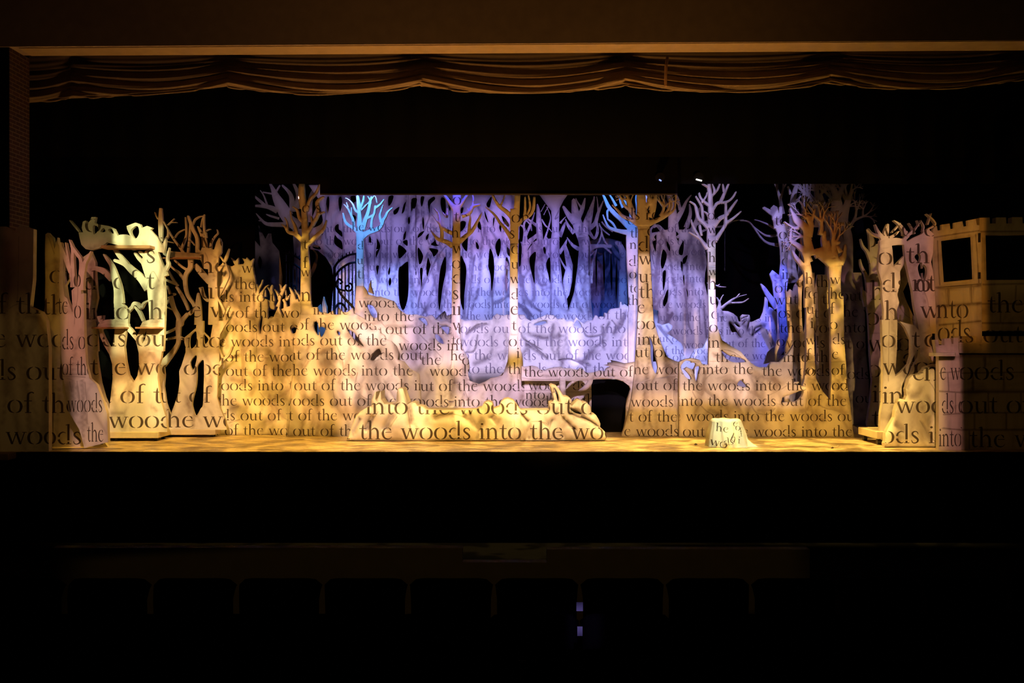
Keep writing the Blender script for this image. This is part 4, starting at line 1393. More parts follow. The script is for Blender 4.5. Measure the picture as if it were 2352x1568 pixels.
flat('root_bank', 16.1, """
N W 10 26 1560 1950 830 1000 7
N W 12 6 1845 1945 640 860 4
R10 P 0 640 60 610 130 600 200 620 225 660 285 668 300 0 358 0 372 300 420 430 500 480 600 540 660 610 700 650 790 690 860 690 900 640 980 640 1060 560 1115 470 1115 830 1170 835 1172 870 1200 885 1220 800 1238 600 1238 0 1308 0 1315 500 1330 800 1400 930 1470 1010 1480 800 1470 0 1600 0 1605 400 1620 600 1640 900 1665 1050 1690 1300 1705 1392 0 1392
R10 H 10 690 60 630 120 640 60 700 30 700
R10 H 62 675 110 650 160 655 140 710 110 705
R10 H 18 698 60 720 110 780 112 812 60 780
R10 H 160 690 200 685 190 740 170 835 150 760
R10 H 415 530 500 580 600 600 650 640 520 640 440 590
R10 H 720 655 800 640 855 665 800 692 750 680
R10 H 960 1040 1010 985 1090 955 1205 915 1190 980 1130 1025 1040 1030
R10 H 1115 500 1205 500 1205 830 1180 868 1115 840
R10 H 565 860 600 815 640 850 660 885 610 880
R10 K 940 1040 60 980 920 40 1080 890 30 1190 890 22
R10 K 1100 880 20 1120 850 14 1160 838 8
R9 K 343 820 42 343 650 42 345 500 36 340 350 26 330 220 22 318 80 16
R9 K 310 130 8 250 100 5
R9 K 330 330 16 270 290 12 232 250 10 215 195 6
R9 K 240 300 12 290 230 8 300 190 5
R9 K 345 240 12 378 180 12 360 120 6 350 80 4
R9 K 370 210 10 410 160 10 442 80 5
R9 K 350 390 16 400 310 16 440 290 16 480 210 14 535 80 8
R9 K 480 180 8 465 100 4
R9 K 450 300 12 520 285 12 570 245 10 605 185 7
R9 K 365 550 30 430 470 24 500 430 20 560 350 14 618 270 7
R9 K 490 520 18 580 460 12 658 392 6
R9 K 378 710 26 440 620 18 490 540 16 498 480 14 500 300 8
R9 K 325 570 26 260 510 18 210 460 16 190 380 14 170 320 8 116 285 5
R9 K 258 510 14 250 400 12 240 330 10 180 230 4
R9 K 250 390 8 300 415 8 325 470 8
R9 K 310 780 28 250 710 14 190 620 12 148 540 8 132 480 4
R9 K 240 690 10 160 640 8 108 610 3
R9 K 240 650 12 222 540 10
R9 P 300 650 386 650 385 1568 315 1568 308 850
R9 D 310 987 3 384 987 3
B6 K 612 1600 46 612 1300 46 605 1150 46 585 980 26
B6 K 610 1180 40 540 1090 28 460 990 20 422 915 7
B6 K 625 1060 46 560 920 40 480 850 28 400 790 18 412 640 7
B6 K 640 980 62 600 800 50 580 650 45 480 560 42 430 480 22 398 410 7
B6 K 500 640 25 430 640 14 325 570 5
B6 K 620 750 40 640 600 35 600 500 26
B6 K 690 960 56 820 900 50 800 780 30 812 690 16
B6 K 640 600 20 690 420 10
B6 K 940 1600 68 932 1300 66 930 1150 78 950 1040 70
B6 K 950 1100 70 820 1000 56 700 920 40
B6 K 980 1060 60 1040 980 30 1060 850 16
B6 K 920 1000 50 920 850 30 985 820 18
B6 K 860 960 40 850 800 16
B6 K 1000 940 30 960 860 14
R9 R 51 1420 560 130 110 20 4 .6
R9 R 52 1400 700 150 110 18 3 .6
R9 R 53 1600 860 70 130 26 4 .6
R9 R 54 1500 640 80 130 24 4 .6
R9 R 55 1640 800 100 140 24 4 .5
R10 D 1240 1000 5 1230 1120 5 1260 1150 4
R10 D 1320 1000 4 1400 1080 6 1520 1110 5 1640 1150 4
R10 D 120 760 4 200 870 6 300 960 5 380 1000 4
R10 D 130 930 4 200 1050 5 300 1140 5 420 1170 4
R10 D 650 900 4 740 960 5 840 1010 5
R10 D 700 1060 4 760 1140 6 880 1140 5 940 1080 4
R10 D 880 960 4 1000 900 5 1060 860 3
R10 D 230 840 4 330 740 5 480 700 4
R10 D 440 520 3 520 540 5 600 590 4
R10 D 1250 930 3 1255 1000 5
R10 S 1330 1120 40 1400 1200 30
R10 S 1450 1060 24 1620 1140 30
R10 S 1240 1100 24 1180 1120 24
R10 S 780 1110 24 900 1100 24
R10 S 250 900 24 340 980 24
R10 S 300 1100 24 420 1160 24
R10 S 460 830 40 560 860 26
R10 S 900 800 34 960 850 34
R10 S 680 740 20 760 800 26
R10 S 330 560 20 400 600 26
R10 S 700 930 24 800 980 24
R10 S 1000 1130 26 900 1180 20
R10 S 230 400 10 285 700 8
R10 T out 35 1365
R10 T woods 65 1215
R10 T into -20 1067
R10 T the 30 917
R10 L 15 757 s_winto_the 1
R10 L 805 775 the_woods 1
R10 L 350 640 the 1.05
R10 L 1010 640 into_f 1
R10 L 275 500 in 1.05
R10 L 290 350 oo 1.05
R10 L 310 220 o 1.05
R10 L 290 80 u 1.15
R9 L 300 1220 h 1.2
R9 L 312 1070 w .8
R9 L 310 930 he .9
R9 L 285 775 to 1
R9 L 305 625 w .8
R9 L 300 480 of .9
W6 L 210 50 h 1
W6 L 190 190 fo 1
W6 L 220 340 ut 1
W6 L 260 480 i 1
W6 L 215 640 w .9
W6 L 220 790 f 1
W6 L 215 935 oo 1
W6 L 450 50 wo .95
W6 L 450 195 he 1
W6 L 450 340 f 1
W6 L 445 490 o 1
W6 L 475 635 ds .95
W6 L 470 780 e 1
W6 L 465 935 of .95
W6 L 470 1075 ood .9
""", 'broad ochre root bank carrying the white-crowned slim tree and two amber trunks at right', 'scenery flat',
     u=19.1, grid=6, edge=.25, t=.08, bulge=0.025, bw=14, parts=[('crown', 610), ('trunk', 830), ('root_face', 3000)])
flat('ragged_tree', 17.0, """
N W 27 10 1805 1905 640 900 6
N P 1802 950 1908 950 1908 992 1802 992
W6 P 20 110 40 130 60 100 90 120 110 60 180 -40 210 -60 300 -60 300 100 330 -40 450 -40 460 1400 0 1400 0 900 20 650 50 560 30 300
W6 H 180 100 200 60 215 400 190 520 175 300
W6 H 300 500 320 640 310 900 295 700
W6 S 150 200 40 170 700 50
W6 S 320 100 24 310 500 30
W6 S 400 300 20 420 900 30
W6 D 110 250 4 170 480 6 160 700 5
W6 D 330 60 5 340 400 5
W6 T into 0 80
W6 T the 370 245
W6 T out 120 380
W6 L -20 525 the_wood
W6 L -20 670 woods_out
W6 L 0 810 into_the
W6 L 30 945 woods
W6 L 40 1085 the_wo
""", 'mauve ragged-edged tree standing between the lilac tree and the two amber trunks', 'scenery tree', u=19.5, grid=7, edge=.35, t=.06)
# ============================================================ front mound
flat('root_mound', 15.48, """
N W 8 12 830 1380 930 1005 7
R6 P -20 1490 50 1300 80 1232 130 1182 190 1145 238 1130 240 1060 275 985 285 985 278 1060 290 1080 320 1000 332 978 338 1060 370 1110 450 1112 482 1120 495 1080 500 990 512 948 560 948 590 1040 612 1110 650 1092 690 1097 710 1130 760 1137 800 1170 1310 1172 1330 1155 1370 1150 1392 1100 1440 1083 1480 1100 1497 1160 1550 1140 1572 1090 1600 1065 1640 1055 1700 1075 1740 1130 1772 1182 1772 1490
W7 P 0 800 30 830 90 920 130 958 640 955 640 830 700 800 722 760 690 640 665 560 650 510 690 490 760 510 800 550 840 610 870 660 910 710 960 710 1010 730 1045 790 1030 840 1010 850 1050 880 1090 830 1130 790 1170 770 1220 790 1240 830 1270 808 1320 820 1350 860 1380 880 1392 1000 1390 1040 1430 1020 1480 1040 1530 1120 1560 1200 1550 1285 1600 1300 1640 1340 1672 1400 1668 1460 1640 1502 0 1502
W7 H 738 570 775 622 805 720 800 800 775 720 750 640
W7 H 1012 915 1100 940 1200 1000 1212 1028 1130 1012 1050 965
R6 D 600 1100 5 630 1280 7 640 1400 4
R6 D 1480 1250 8 1500 1220 5
R6 D 1760 1180 3 1800 1240 5 1850 1290 3
R6 D 1890 1290 3 1980 1290 5 2040 1330 3
R6 D 300 1200 3 240 1290 5 200 1400 4
R6 D 500 1240 4 440 1330 5
R6 D 900 1260 4 940 1220 4 1100 1215 4 1200 1250 3
R6 D 1180 1190 7 1210 1215 4
W7 D 100 960 4 180 1080 6 250 1150 4
W7 D 480 1160 3 560 1180 6 610 1220 5
W7 D 1050 1030 4 1200 1080 5 1400 1150 5 1560 1290 4
W7 D 640 1300 3 680 1130 5
W7 D 850 1040 3 980 1200 5 1150 1320 3
R6 S 440 1250 40 380 1350 30
R6 S 620 1150 18 640 1300 18
R6 S 240 1250 26 190 1350 26
R6 S 900 1250 30 1060 1215 20
R6 S 1480 1240 22 1540 1300 14
R6 S 1200 1240 22 1280 1290 22
R6 S 50 1420 20 120 1260 14
W7 S 150 1040 26 260 1160 20
W7 S 640 1200 26 760 1060 20 790 900 16
W7 S 900 1100 26 1100 1290 26
W7 S 1000 1010 24 1300 1110 26 1500 1230 20
W7 S 820 1350 30 900 1440 24
N T into 840 951
N T the 824.6 1008.5
""", 'low amber root mound with loop and bulb shapes, nearest the stage edge at centre', 'scenery flat',
     u=31.4, xh=26.8, grid=7, edge=.18, ew=8, t=.5, bulge=0.150, bw=34)
# ============================================================ left wagons
o = flat('tree_wagon', 16.1, """
N W 14 14 370 520 600 980 5
W2 P 300 1230 350 1100 400 950 420 800 415 650 450 560 500 400 500 330 470 215 640 75 650 -20 740 -20 740 130 830 220 870 -20 1030 -20 1000 90 960 160 940 300 950 420 945 560 930 700 920 1000 960 1150 1030 1300 1050 1432 130 1432 130 560 210 560 225 700 213 850 245 1080 300 1232
W2 H 560 540 630 440 650 480 600 640
W2 H 655 580 735 500 745 650 740 900 730 1100 700 1150 640 1247 600 1160 590 1060 640 850 650 700
W2 H 560 190 640 120 640 290 560 350
W2 H 745 165 805 230 752 295
W2 K 410 -30 35 400 100 34 400 250 25 370 330 28 300 430 36 190 560 50
W2 K 445 30 20 350 90 16 215 150 16
W2 K 380 200 18 215 230 14
W2 K 400 190 22 470 225 16
W2 K 930 590 25 1000 500 18 1070 430 16 1125 325 8
W2 K 1000 490 12 960 400 8 935 350 5
W2 K 940 130 16 1000 50 18 1060 -30 14
W1 P 800 1000 910 960 930 1200 940 1600 800 1600 810 1250
W1 K 860 1100 58 860 850 62 850 700 90
W1 P 690 700 690 640 722 565 770 580 850 600 960 580 978 520 970 460 950 440 985 500 980 640 940 700 935 780 800 860 740 850
W1 P 722 600 722 560 760 565 880 600 910 500 945 440 962 470 980 560 970 640 900 700
W1 K 960 690 8 1015 770 12 1050 860 14 1064 950 18 960 1150 30 915 1240 22
W1 K 930 870 30 1000 790 14 1040 700 18 1078 588 6
W1 K 760 620 40 740 450 30 700 400 14
W1 K 740 450 25 690 350 18 660 290 8
W1 K 770 440 14 765 370 10
W1 K 750 400 12 740 250 12 742 140 7
W1 K 742 150 5 680 160 8 620 200 10 598 260 6
W1 K 700 300 7 720 200 8 748 130 5
W1 K 650 640 22 650 450 22 590 320 22 560 230 20 530 150 14
W1 K 560 200 8 550 400 10 540 520 12 530 640 18
W1 K 495 165 7 508 350 12 500 430 12 450 560 14 440 600 12 470 650 16
W1 K 620 540 8 560 470 8
W1 K 690 640 14 640 560 12
W1 K 830 600 20 840 500 12 890 420 8 925 380 7 915 330 4
W1 K 770 350 5 800 330 6 830 325 4
W1 K 700 690 45 560 680 40 400 670 42 280 660 45 210 640 25
W1 K 165 45 16 165 200 30 165 350 28 168 480 22
W1 K 130 190 10 105 150 6 85 100 4
W1 K 200 220 6 260 330 8 330 450 10 420 570 14 470 640 18
W1 K 260 330 8 260 420 14 200 480 16
W1 K 255 270 5 300 230 5 345 185 3
W1 K 300 235 4 380 235 4
W1 K 350 440 5 400 370 6 485 328 5
W1 K 250 490 8 330 505 8
W1 K 560 700 36 560 830 30 500 930 26 490 1050 25 520 1200 22 600 1320 22 630 1400 26
W1 K 520 870 18 440 820 14 350 740 10
W1 K 620 800 30 720 920 40 820 1030 40
W1 K 480 1000 20 400 900 16 330 850 10 250 770 6
W1 K 390 1080 14 330 1000 14 260 870 8
W1 K 370 1060 14 300 1030 16 210 990 12
W1 K 370 1090 14 440 1200 18 510 1340 18 530 1400 16
W1 K 700 1100 26 720 1170 22 760 1250 20 800 1280 20
W1 K 665 1600 50 665 1350 40 665 1180 12
W1 K 540 1460 22 620 1385 20
W1 K 525 1450 22 450 1540 26 440 1600 26
W1 K 290 1220 30 340 1380 25 400 1500 28 410 1600 30
W1 K 310 1250 22 230 1320 12
W1 K 330 1195 18 355 1190 14
W1 K 290 1190 14 250 1080 5
W1 K 235 1360 8 320 1400 8
W1 K 540 1240 8 518 1180 5
W1 K 930 1250 10 1010 1420 16 1020 1600 16
W1 K 1035 1450 14 1080 1358 12
W1 D 760 640 2 790 700 4 800 760 3
W2 S 840 700 30 830 900 40
W2 S 520 1000 40 560 1200 24
W2 S 740 60 10 740 420 12
W2 S 300 1230 12 420 900 12
W2 S 640 1240 26 700 1180 16
W1 S 900 700 26 880 1000 26
W1 S 700 660 30 300 660 30
W1 T into -500 570
W1 L 680 570 is 1.1
W1 L 565 910 the 1.1
W1 L 690 1250 ut 1.1
W1 L 560 1500 e_w 1.05
W2 L -150 335 out_into
W2 L -60 700 wo_ood
W2 L 40 1070 tut_of_t
W2 L 250 1400 he_wo 1.1
""", 'lattice of thin-branched trees on a rolling base, right of the strongly lit tree wagon', 'scenery wagon', u=31, xh=24, grid=7, edge=.2, t=.06,
     parts=[('branch_lattice', 694), ('tree_trunks', 986.6)], z0=False, group=None)
WAG2 = o
o = flat('tree_wagon', 15.45, """
N W 15 14 190 380 560 980 6
W3 P 290 -20 430 -20 420 100 445 200 440 400 460 560 490 750 540 930 580 1020 600 1080 620 900 640 700 635 520 600 400 530 280 485 180 470 80 440 40 840 40 810 80 785 300 805 480 840 650 900 748 950 660 970 540 965 380 930 230 820 100 850 85 940 180 980 90 985 40 1270 -20 1262 300 1242 450 1205 560 1200 700 1230 950 1310 1200 1322 1362 570 1362 560 1150 500 980 420 780 380 700 340 500 300 300
W3 H 505 90 560 80 660 75 655 180 640 290 600 300 560 230 520 150
W3 H 1062 82 1050 180 1015 262 1000 230 1010 160 1040 100
R12 P 150 540 240 480 290 600 290 740 312 1000 280 1150 300 1300 315 1600 165 1600 170 1100 150 900
R12 P 100 262 150 262 135 210 148 140 180 128 192 170 230 130 245 90 292 88 280 150 302 168 440 190 500 220 540 300 560 290 600 285 640 285 680 300 645 225 640 190 740 150 792 168 812 212 870 188 932 212 905 232 990 320 1050 420 1065 480 940 490 860 440 700 460 560 410 420 375 330 440 240 462 180 450 130 400 110 320
R12 H 345 250 382 212 402 250 370 262
R12 H 432 232 472 222 495 272 465 270
R12 H 690 232 760 190 782 262 745 332 700 292
R12 H 262 190 310 195 320 240 270 285
R12 K 105 255 8 60 200 10 0 128 6
R12 P 495 1000 560 1040 625 1090 662 1180 650 1340 510 1340 500 1150
R12 K 550 1060 56 540 900 46 500 750 38 470 640 22 425 570 18 380 510 8
R12 K 470 790 32 380 700 32 285 665 26
R12 P 850 470 910 440 990 560 1060 740 1078 1000 1070 1250 1055 1600 868 1600 900 1330 890 1100 870 900 850 760 800 600
R12 K 880 900 45 800 780 42 700 690 38 620 620 28 500 575 16
R12 K 640 620 25 560 530 24 500 450 18
R12 K 870 640 30 780 560 20 730 495 12
R12 K 860 540 26 780 480 14
R12 K 1060 760 44 1000 600 34 950 470 34
R12 K 1065 690 20 1105 620 18 1092 560 12 1118 435 4
R12 K 1040 490 24 1060 410 18 1075 345 7
R12 K 825 1260 14 780 1160 18 732 1100 10
R12 K 690 1120 14 720 1062 18 760 1070 20 800 1112 16 830 1060 14 882 1028 8
R12 K 640 1160 20 700 1100 16
R12 P 305 1330 340 1275 400 1245 500 1235 660 1290 665 1330
R12 P 790 1330 820 1265 940 1235 1050 1290 1060 1330
R12 K 750 1460 18 690 1370 20 645 1320 14
R12 K 800 1440 24 812 1340 16
R12 K 340 1200 40 350 1270 20
R12 D 860 900 3 930 700 4 1000 800 3
R12 S 240 600 20 230 1300 26
R12 S 960 500 30 860 440 26
R12 S 300 420 26 240 450 20
W3 S 620 500 20 630 900 24
W3 S 880 780 40 840 900 24
W3 S 640 1130 40 780 1120 16
W3 S 960 300 12 1000 700 16
W3 S 1120 1040 18 1200 1100 18
R12 T into 170 1240
R12 L 150 905 ds 1
R12 L 490 900 of_t_o 1
R12 L 860 605 s 1.05
R12 L 170 260 o 1.1
W3 T out 930 298
W3 T the 360 652
W3 T of 735 1003
W3 T woods 590 1312
""", 'strongly lit pale yellow trees with high shelf boughs on a rolling base, left', 'scenery wagon', u=34.2, xh=27.5, grid=7, edge=.2, ew=8, t=.08,
     parts=[('branch_canopy', 580), ('tree_trunks', 992.2)], z0=False)
WAG1 = o
# ============================================================ far left flats
flat('pillar_flat', 14.02, """
N W 22 8 0 110 560 1020 6
N P -40 520 14 520 34 530 48 516 77 526 76 640 69 704 95 716 106 735 112 800 112 1036 -40 1036
R14 D 260 260 3 250 900 4 240 1200 4
R14 D 110 720 4 125 1000 4 105 1240 4
R14 D 120 1260 5 250 1190 5 400 1210 4 560 1320 6
N S 15 560 12 15 900 12
N S 60 720 10 100 760 10 105 1000 12
N T out -160 720
N T woods 36 797
N T out 60 872
N T the 96 948
N T woods 13 1020
""", 'shadowed trunk-shaped flat with a mauve pillar at the far left edge', 'scenery flat', u=36, xh=30, grid=9, edge=.3, t=.1)
flat('amber_trunk_flat', 14.62, """
N W 21 6 98 200 560 1020 5
N P 104 538 110 534 121 545 125 572 132 545 134 560 150 600 168 625 150 655 160 720 175 800 200 960 248 1028 92 1033 96 760 103 700 104 640 103 580
N S 130 600 8 130 700 8
N S 100 640 6 100 1000 8
N D 112 545 .6 124 580 .8
N T out 113 650
N T the 96 722
N T woods 36 797
N T out 60 872
N T the 96 948
N T woods 13 1020
""", 'dim amber trunk flat between the mauve pillar and the pink stranded trunk', 'scenery flat', u=34, xh=29, grid=9, edge=.3, t=.08)
flat('stranded_trunk_flat', 14.3, """
N W 20 8 140 245 600 1020 4
R1 P 345 720 350 640 355 590 390 620 420 700 432 690 440 600 488 590 487 640 490 820 500 1000 520 1085 560 1120 600 1220 622 1290 628 1455 600 1462 490 1490 460 1380 400 1280 375 1120 365 1070 355 950 350 820
R14 K 840 900 24 850 600 24 838 345 12
R14 K 975 760 26 900 550 28 850 400 12
R14 K 985 820 18 940 550 14 905 345 7
R14 K 1010 960 36 1000 600 22 1000 430 18 958 305 7
R14 K 1110 1000 46 1120 620 24 1060 500 22 985 390 16
R14 K 1110 960 36 1160 650 24 1205 560 16 1255 465 8
R14 K 1085 1400 74 1055 1000 64
R14 K 870 1300 50 850 1000 30 840 880 24
R14 D 1080 780 3 1075 1100 4 1040 1300 4 1030 1500 4
R14 D 985 700 3 1000 1000 4
W3 D 110 740 4 130 850 4
W3 D 200 740 5 225 900 6 250 1100 3
W3 D 300 760 4 320 1000 4 330 1250 3
W3 D 20 670 6 300 680 8
W3 S 30 640 18 300 640 18
W3 S 200 780 16 230 980 14
W3 S 300 1100 14 330 1300 14
R1 L 360 915 ds_o
R1 L 430 735 o
R1 L 335 710 te
R1 L 360 1065 of_the .9
R1 L 392 1280 woods .95
R1 L 505 1452 the_w .95
R14 L 1020 955 o
""", 'pink turned trunk flat of thin strands over a flared foot, left of the lit wagon', 'scenery flat', u=16.5, xh=29, grid=7, edge=.25, t=.08,
     yaw=.002, z0=True)
# ============================================================ right wagon trees, rock
flat('mauve_tree', 17.3, """
N W 17 8 1985 2100 560 980 6
W4 P 210 480 330 440 360 700 390 1000 390 1600 205 1600 190 1350 160 1180 130 1040 205 1100 200 900 225 820 215 640
W4 K 225 1100 44 175 870 20 112 740 14 92 645 5
W4 K 240 680 24 185 550 18 130 480 14 98 385 5
W4 K 330 920 26 290 830 14 248 735 6
W4 K 240 700 30 250 480 40 230 340 30 195 255 12
W4 K 170 1250 24 130 1120 14 118 1000 6
W4 P 560 700 700 640 740 760 760 880 700 940 640 1060 690 1200 760 1350 840 1460 850 1600 540 1600
W4 K 640 940 46 740 830 30
W5 P 185 -30 860 -30 900 500 640 900 360 1292 180 1292 165 1200 200 1000 225 700 200 400
W4 S 640 800 30 620 1200 30
W4 S 230 700 16 220 1300 20
W5 S 560 100 30 600 600 40
W4 D 590 1220 3 660 1350 4 800 1440 5
W4 L 220 1165 h 1
W4 L 150 1490 oo 1
W4 L 120 490 ou 1
W5 L 170 350 wo 1
W5 L 160 660 of 1
W5 L 520 340 od 1
W5 L 590 520 d 1
W5 L 230 960 in 1
W5 L 220 1250 t 1
""", 'mauve tree with hooked twigs behind the pale forked tree at right', 'scenery tree', u=33, xh=28, grid=8, edge=.3, t=.08, z0=True)
RW = flat('forked_tree', 14.9, """
N W 16 12 2010 2150 540 980 6
W4 P 345 480 495 470 505 530 520 740 655 600 645 720 600 800 605 950 565 1100 590 1200 560 1300 550 1600 378 1600 392 1300 370 1100 370 950 320 780 330 600
W4 K 420 500 76 400 400 62
W4 K 400 390 34 335 310 20 285 200 6
W4 K 340 350 20 260 320 14 188 260 5
W4 K 420 390 30 440 290 20 455 195 5
W4 K 400 330 8 415 260 8 445 190 4
W4 K 470 370 18 540 330 14 590 285 5
W4 K 500 300 8 560 240 9 610 180 5
W4 K 420 430 52 560 415 46 680 430 30
W4 K 650 400 22 710 340 20 780 270 12
W4 K 660 340 16 655 280 24 600 200 16 525 145 5
W4 K 650 340 20 690 290 16
W4 K 790 320 12 765 250 10 718 180 4
W4 K 780 290 9 850 190 5 880 150 3
W4 K 850 220 5 825 145 3
W4 K 900 290 10 910 220 7 870 145 4
W4 K 960 260 10 1060 195 10 1000 110 10 942 62 5
W4 K 960 200 9 985 120 8 1008 55 4
W4 P 650 440 780 365 880 320 930 265 970 260 1035 320 1025 560 1000 680 1025 800 1045 1000 1055 1200 1062 1600 850 1600 832 1480 780 1230 760 1050 720 880 670 650
W4 H 790 602 840 570 870 612 850 682 800 642
W4 H 830 742 885 692 892 900 855 862
W4 H 510 475 620 470 635 520 560 530 515 510
W4 H 895 720 945 760 940 860 905 940
W4 H 620 780 640 760 660 800 630 850
W5 P 340 -30 530 -30 525 300 507 560 500 650 570 600 660 500 690 400 690 210 620 60 560 -10 740 40 790 100 790 -30 950 -30 942 300 985 480 1000 1000 1000 1330 320 1310 325 1100 350 960 355 500
W5 H 690 480 790 300 795 400 740 500 690 620 640 700 630 850 590 900 580 790 600 720 655 600
W5 D 345 30 3 355 500 3
W5 D 430 0 2 420 700 3
W4 D 600 1440 3 480 1320 2
W4 D 900 1030 3 960 1200 3 980 1500 3
W4 S 480 740 12 500 840 14
W4 S 940 600 26 960 1000 20
W4 S 560 1200 14 570 1500 20
W5 S 500 400 14 505 600 14
W5 S 480 1000 26 440 1200 26
W4 L 315 715 of
W4 L 370 1065 ds_o 1
W4 L 680 695 th 1
W4 L 760 1055 nt_i 1
W4 L 400 1425 he 1
W4 L 860 1400 woo 1
W4 L 370 350 wo_oo .95
W5 L 330 300 out_o 1
W5 L 350 630 wo_oo 1
W5 L 350 975 in_t 1
W5 L 850 295 of_t 1
W5 L 735 625 of_t 1
""", 'pale forked tree with spiky twigs on a rolling base, left of the castle', 'scenery wagon', u=34, xh=28, grid=8, edge=.22, t=.08,
     parts=[('twig_crown', 548), ('trunk', 991)], z0=False)
flat('boulder_flat', 14.55, """
N W 18 6 2040 2150 860 1020 8
W5 P 375 1512 380 1400 386 1330 440 1230 490 1140 500 1060 540 930 562 915 620 930 642 880 630 800 660 720 668 680 720 630 790 620 850 560 872 532 950 505 1032 500 1032 1512
W5 D 850 560 2 800 625 3 720 632 2
W5 D 900 700 3 960 780 5 1000 880 4
W5 D 800 1180 3 860 1280 5 940 1390 4 1000 1440 3
W5 D 1022 520 3 1022 1500 4
W5 S 700 900 40 780 860 30
W5 S 900 900 30 980 1100 40
W5 S 520 1230 40 600 1290 50
W5 S 830 1200 20 930 1400 24
W5 S 660 760 14 640 860 14
W5 S 930 1150 30 900 1300 20
W5 L 710 695 e 1
W5 L 845 700 n 1.15
W5 L 510 1090 woo 1
W5 L 320 1450 ods_into 1
""", 'glowing yellow boulder cut-out leaning against the small castle turret', 'scenery flat', u=33.5, xh=28, grid=7, edge=.2, t=.1, bulge=0.060, bw=26)
# ============================================================ the house and the stage
WALL = simple('brown_plaster', (.46, .34, .25), .9)
SOFF = simple('painted_soffit', (.55, .40, .22), .8)
BLACK = simple('black_velour', (.006, .006, .006), 1.0, 0)
BLKP = simple('matt_black_paint', (.008, .007, .006), .9, .05)
IRON = simple('black_iron', (.012, .012, .02), .6, .3)
SEATM = simple('dark_seat_fabric', (.006, .005, .005), 1.0, 0)
def brick():
    m, nt, b = newmat('red_brickwork')
    tc = nt.nodes.new('ShaderNodeTexCoord'); sp = nt.nodes.new('ShaderNodeSeparateXYZ'); cb = nt.nodes.new('ShaderNodeCombineXYZ')
    br = nt.nodes.new('ShaderNodeTexBrick'); br.inputs['Scale'].default_value = 1; br.inputs['Brick Width'].default_value = .21; br.inputs['Row Height'].default_value = .059
    br.inputs['Mortar Size'].default_value = .007
    br.inputs['Color1'].default_value = (.07, .022, .012, 1); br.inputs['Color2'].default_value = (.045, .016, .010, 1); br.inputs['Mortar'].default_value = (.16, .11, .08, 1)
    link(nt, tc.outputs['Object'], sp.inputs[0]); link(nt, sp.outputs['Y'], cb.inputs['X']); link(nt, sp.outputs['Z'], cb.inputs['Y'])
    link(nt, cb.outputs[0], br.inputs['Vector']); link(nt, br.outputs['Color'], b.inputs['Base Color']); b.inputs['Roughness'].default_value = .9
    return m
BRICK = brick()
def floor_mat():
    m, nt, b = newmat('stage_boards')
    tc = nt.nodes.new('ShaderNodeTexCoord'); mp = nt.nodes.new('ShaderNodeMapping'); mp.inputs['Scale'].default_value = (1.6, 11.0, 1)
    n1 = nt.nodes.new('ShaderNodeTexNoise'); n1.inputs['Scale'].default_value = 1.8; n1.inputs['Detail'].default_value = 5; n1.inputs['Roughness'].default_value = .7
    cr = nt.nodes.new('ShaderNodeValToRGB'); e = cr.color_ramp.elements
    e[0].position = .44; e[0].color = (.24, .14, .06, 1); e[1].position = .54; e[1].color = (.85, .66, .40, 1)
    link(nt, tc.outputs['Object'], mp.inputs[0]); link(nt, mp.outputs[0], n1.inputs['Vector']); link(nt, n1.outputs['Fac'], cr.inputs[0]); link(nt, cr.outputs[0], b.inputs['Base Color'])
    b.inputs['Roughness'].default_value = .38; b.inputs['Specular IOR Level'].default_value = .4
    return m
def struct(mb, name, mat, label=None):
    o = mb.build(name, mat); o['kind'] = 'structure'
    return o
struct(MB().box(-9.5, 9.5, 13.98, 24, -.12, 0), 'floor_stage', floor_mat())
struct(MB().box(-9.5, 9.5, 13.955, 13.98, -1.25, -.004), 'wall_stage_front', BLACK)
struct(MB().box(-9.5, 9.5, -2, 14.02, -1.35, -1.25), 'floor_auditorium', BLACK)
struct(MB().box(-9.5, 9.5, 23.0, 23.2, -.12, 9), 'wall_back', BLKP)
struct(MB().box(-9.5, 9.5, 13.9, 24, 8.0, 8.2), 'ceiling', BLKP)
struct(MB().box(9.3, 9.5, 14.3, 23, 0, 8), 'wall_right', BLKP)
struct(MB().box(-9.5, -9.3, 14.3, 23, 0, 8), 'wall_left', BLKP)
# step at the far left below the pillar
a = pt(-60, 1052, 13.95); b = pt(37, 1036, 13.95)
tag(MB().box(a.x, b.x, 13.72, 13.953, a.z, -.002).build('side_step', simple('brown_step_paint', (.25, .16, .09))), 'low brown step under the pillar flat at the far left of the stage edge', 'step')
# proscenium: the opening is slightly skewed to the camera (nearer on the right)
def dsk(px, D): return D * (1.014 - .028 * px / 2352)
def hexa(mb, pts8):
    b = len(mb.v); mb.v += [tuple(p) for p in pts8]
    mb.f += [tuple(b + i for i in q) for q in ((0, 2, 3, 1), (4, 5, 7, 6), (0, 1, 5, 4), (2, 6, 7, 3), (0, 4, 6, 2), (1, 3, 7, 5))]
zs = 1.55 + 676 * 14.09 / F
xl = (42 - 1176) * 14.1 / F
mb = MB()
yl, yr = 14.1, 13.72
hexa(mb, [(-9.5, yl + .02, zs), (9.5, yr, zs), (-9.5, yl + .45, zs), (9.5, yr + .5, zs), (-9.5, yl + .02, 9), (9.5, yr, 9), (-9.5, yl + .45, 9), (9.5, yr + .5, 9)])
struct(mb, 'wall_header', WALL)
mb = MB()
hexa(mb, [(xl, yl + .02, zs - .012), (9.5, yr, zs - .012), (xl, yl + .39, zs - .012), (9.5, yr + .45, zs - .012), (xl, yl + .02, zs), (9.5, yr, zs), (xl, yl + .39, zs), (9.5, yr + .45, zs)])
struct(mb, 'trim_1', SOFF)
x22 = (20 - 1176) * 14.1 / F
struct(MB().box(-9.5, x22, 14.1, 14.7, -.1, zs + .3), 'wall_proscenium_left', BLKP)
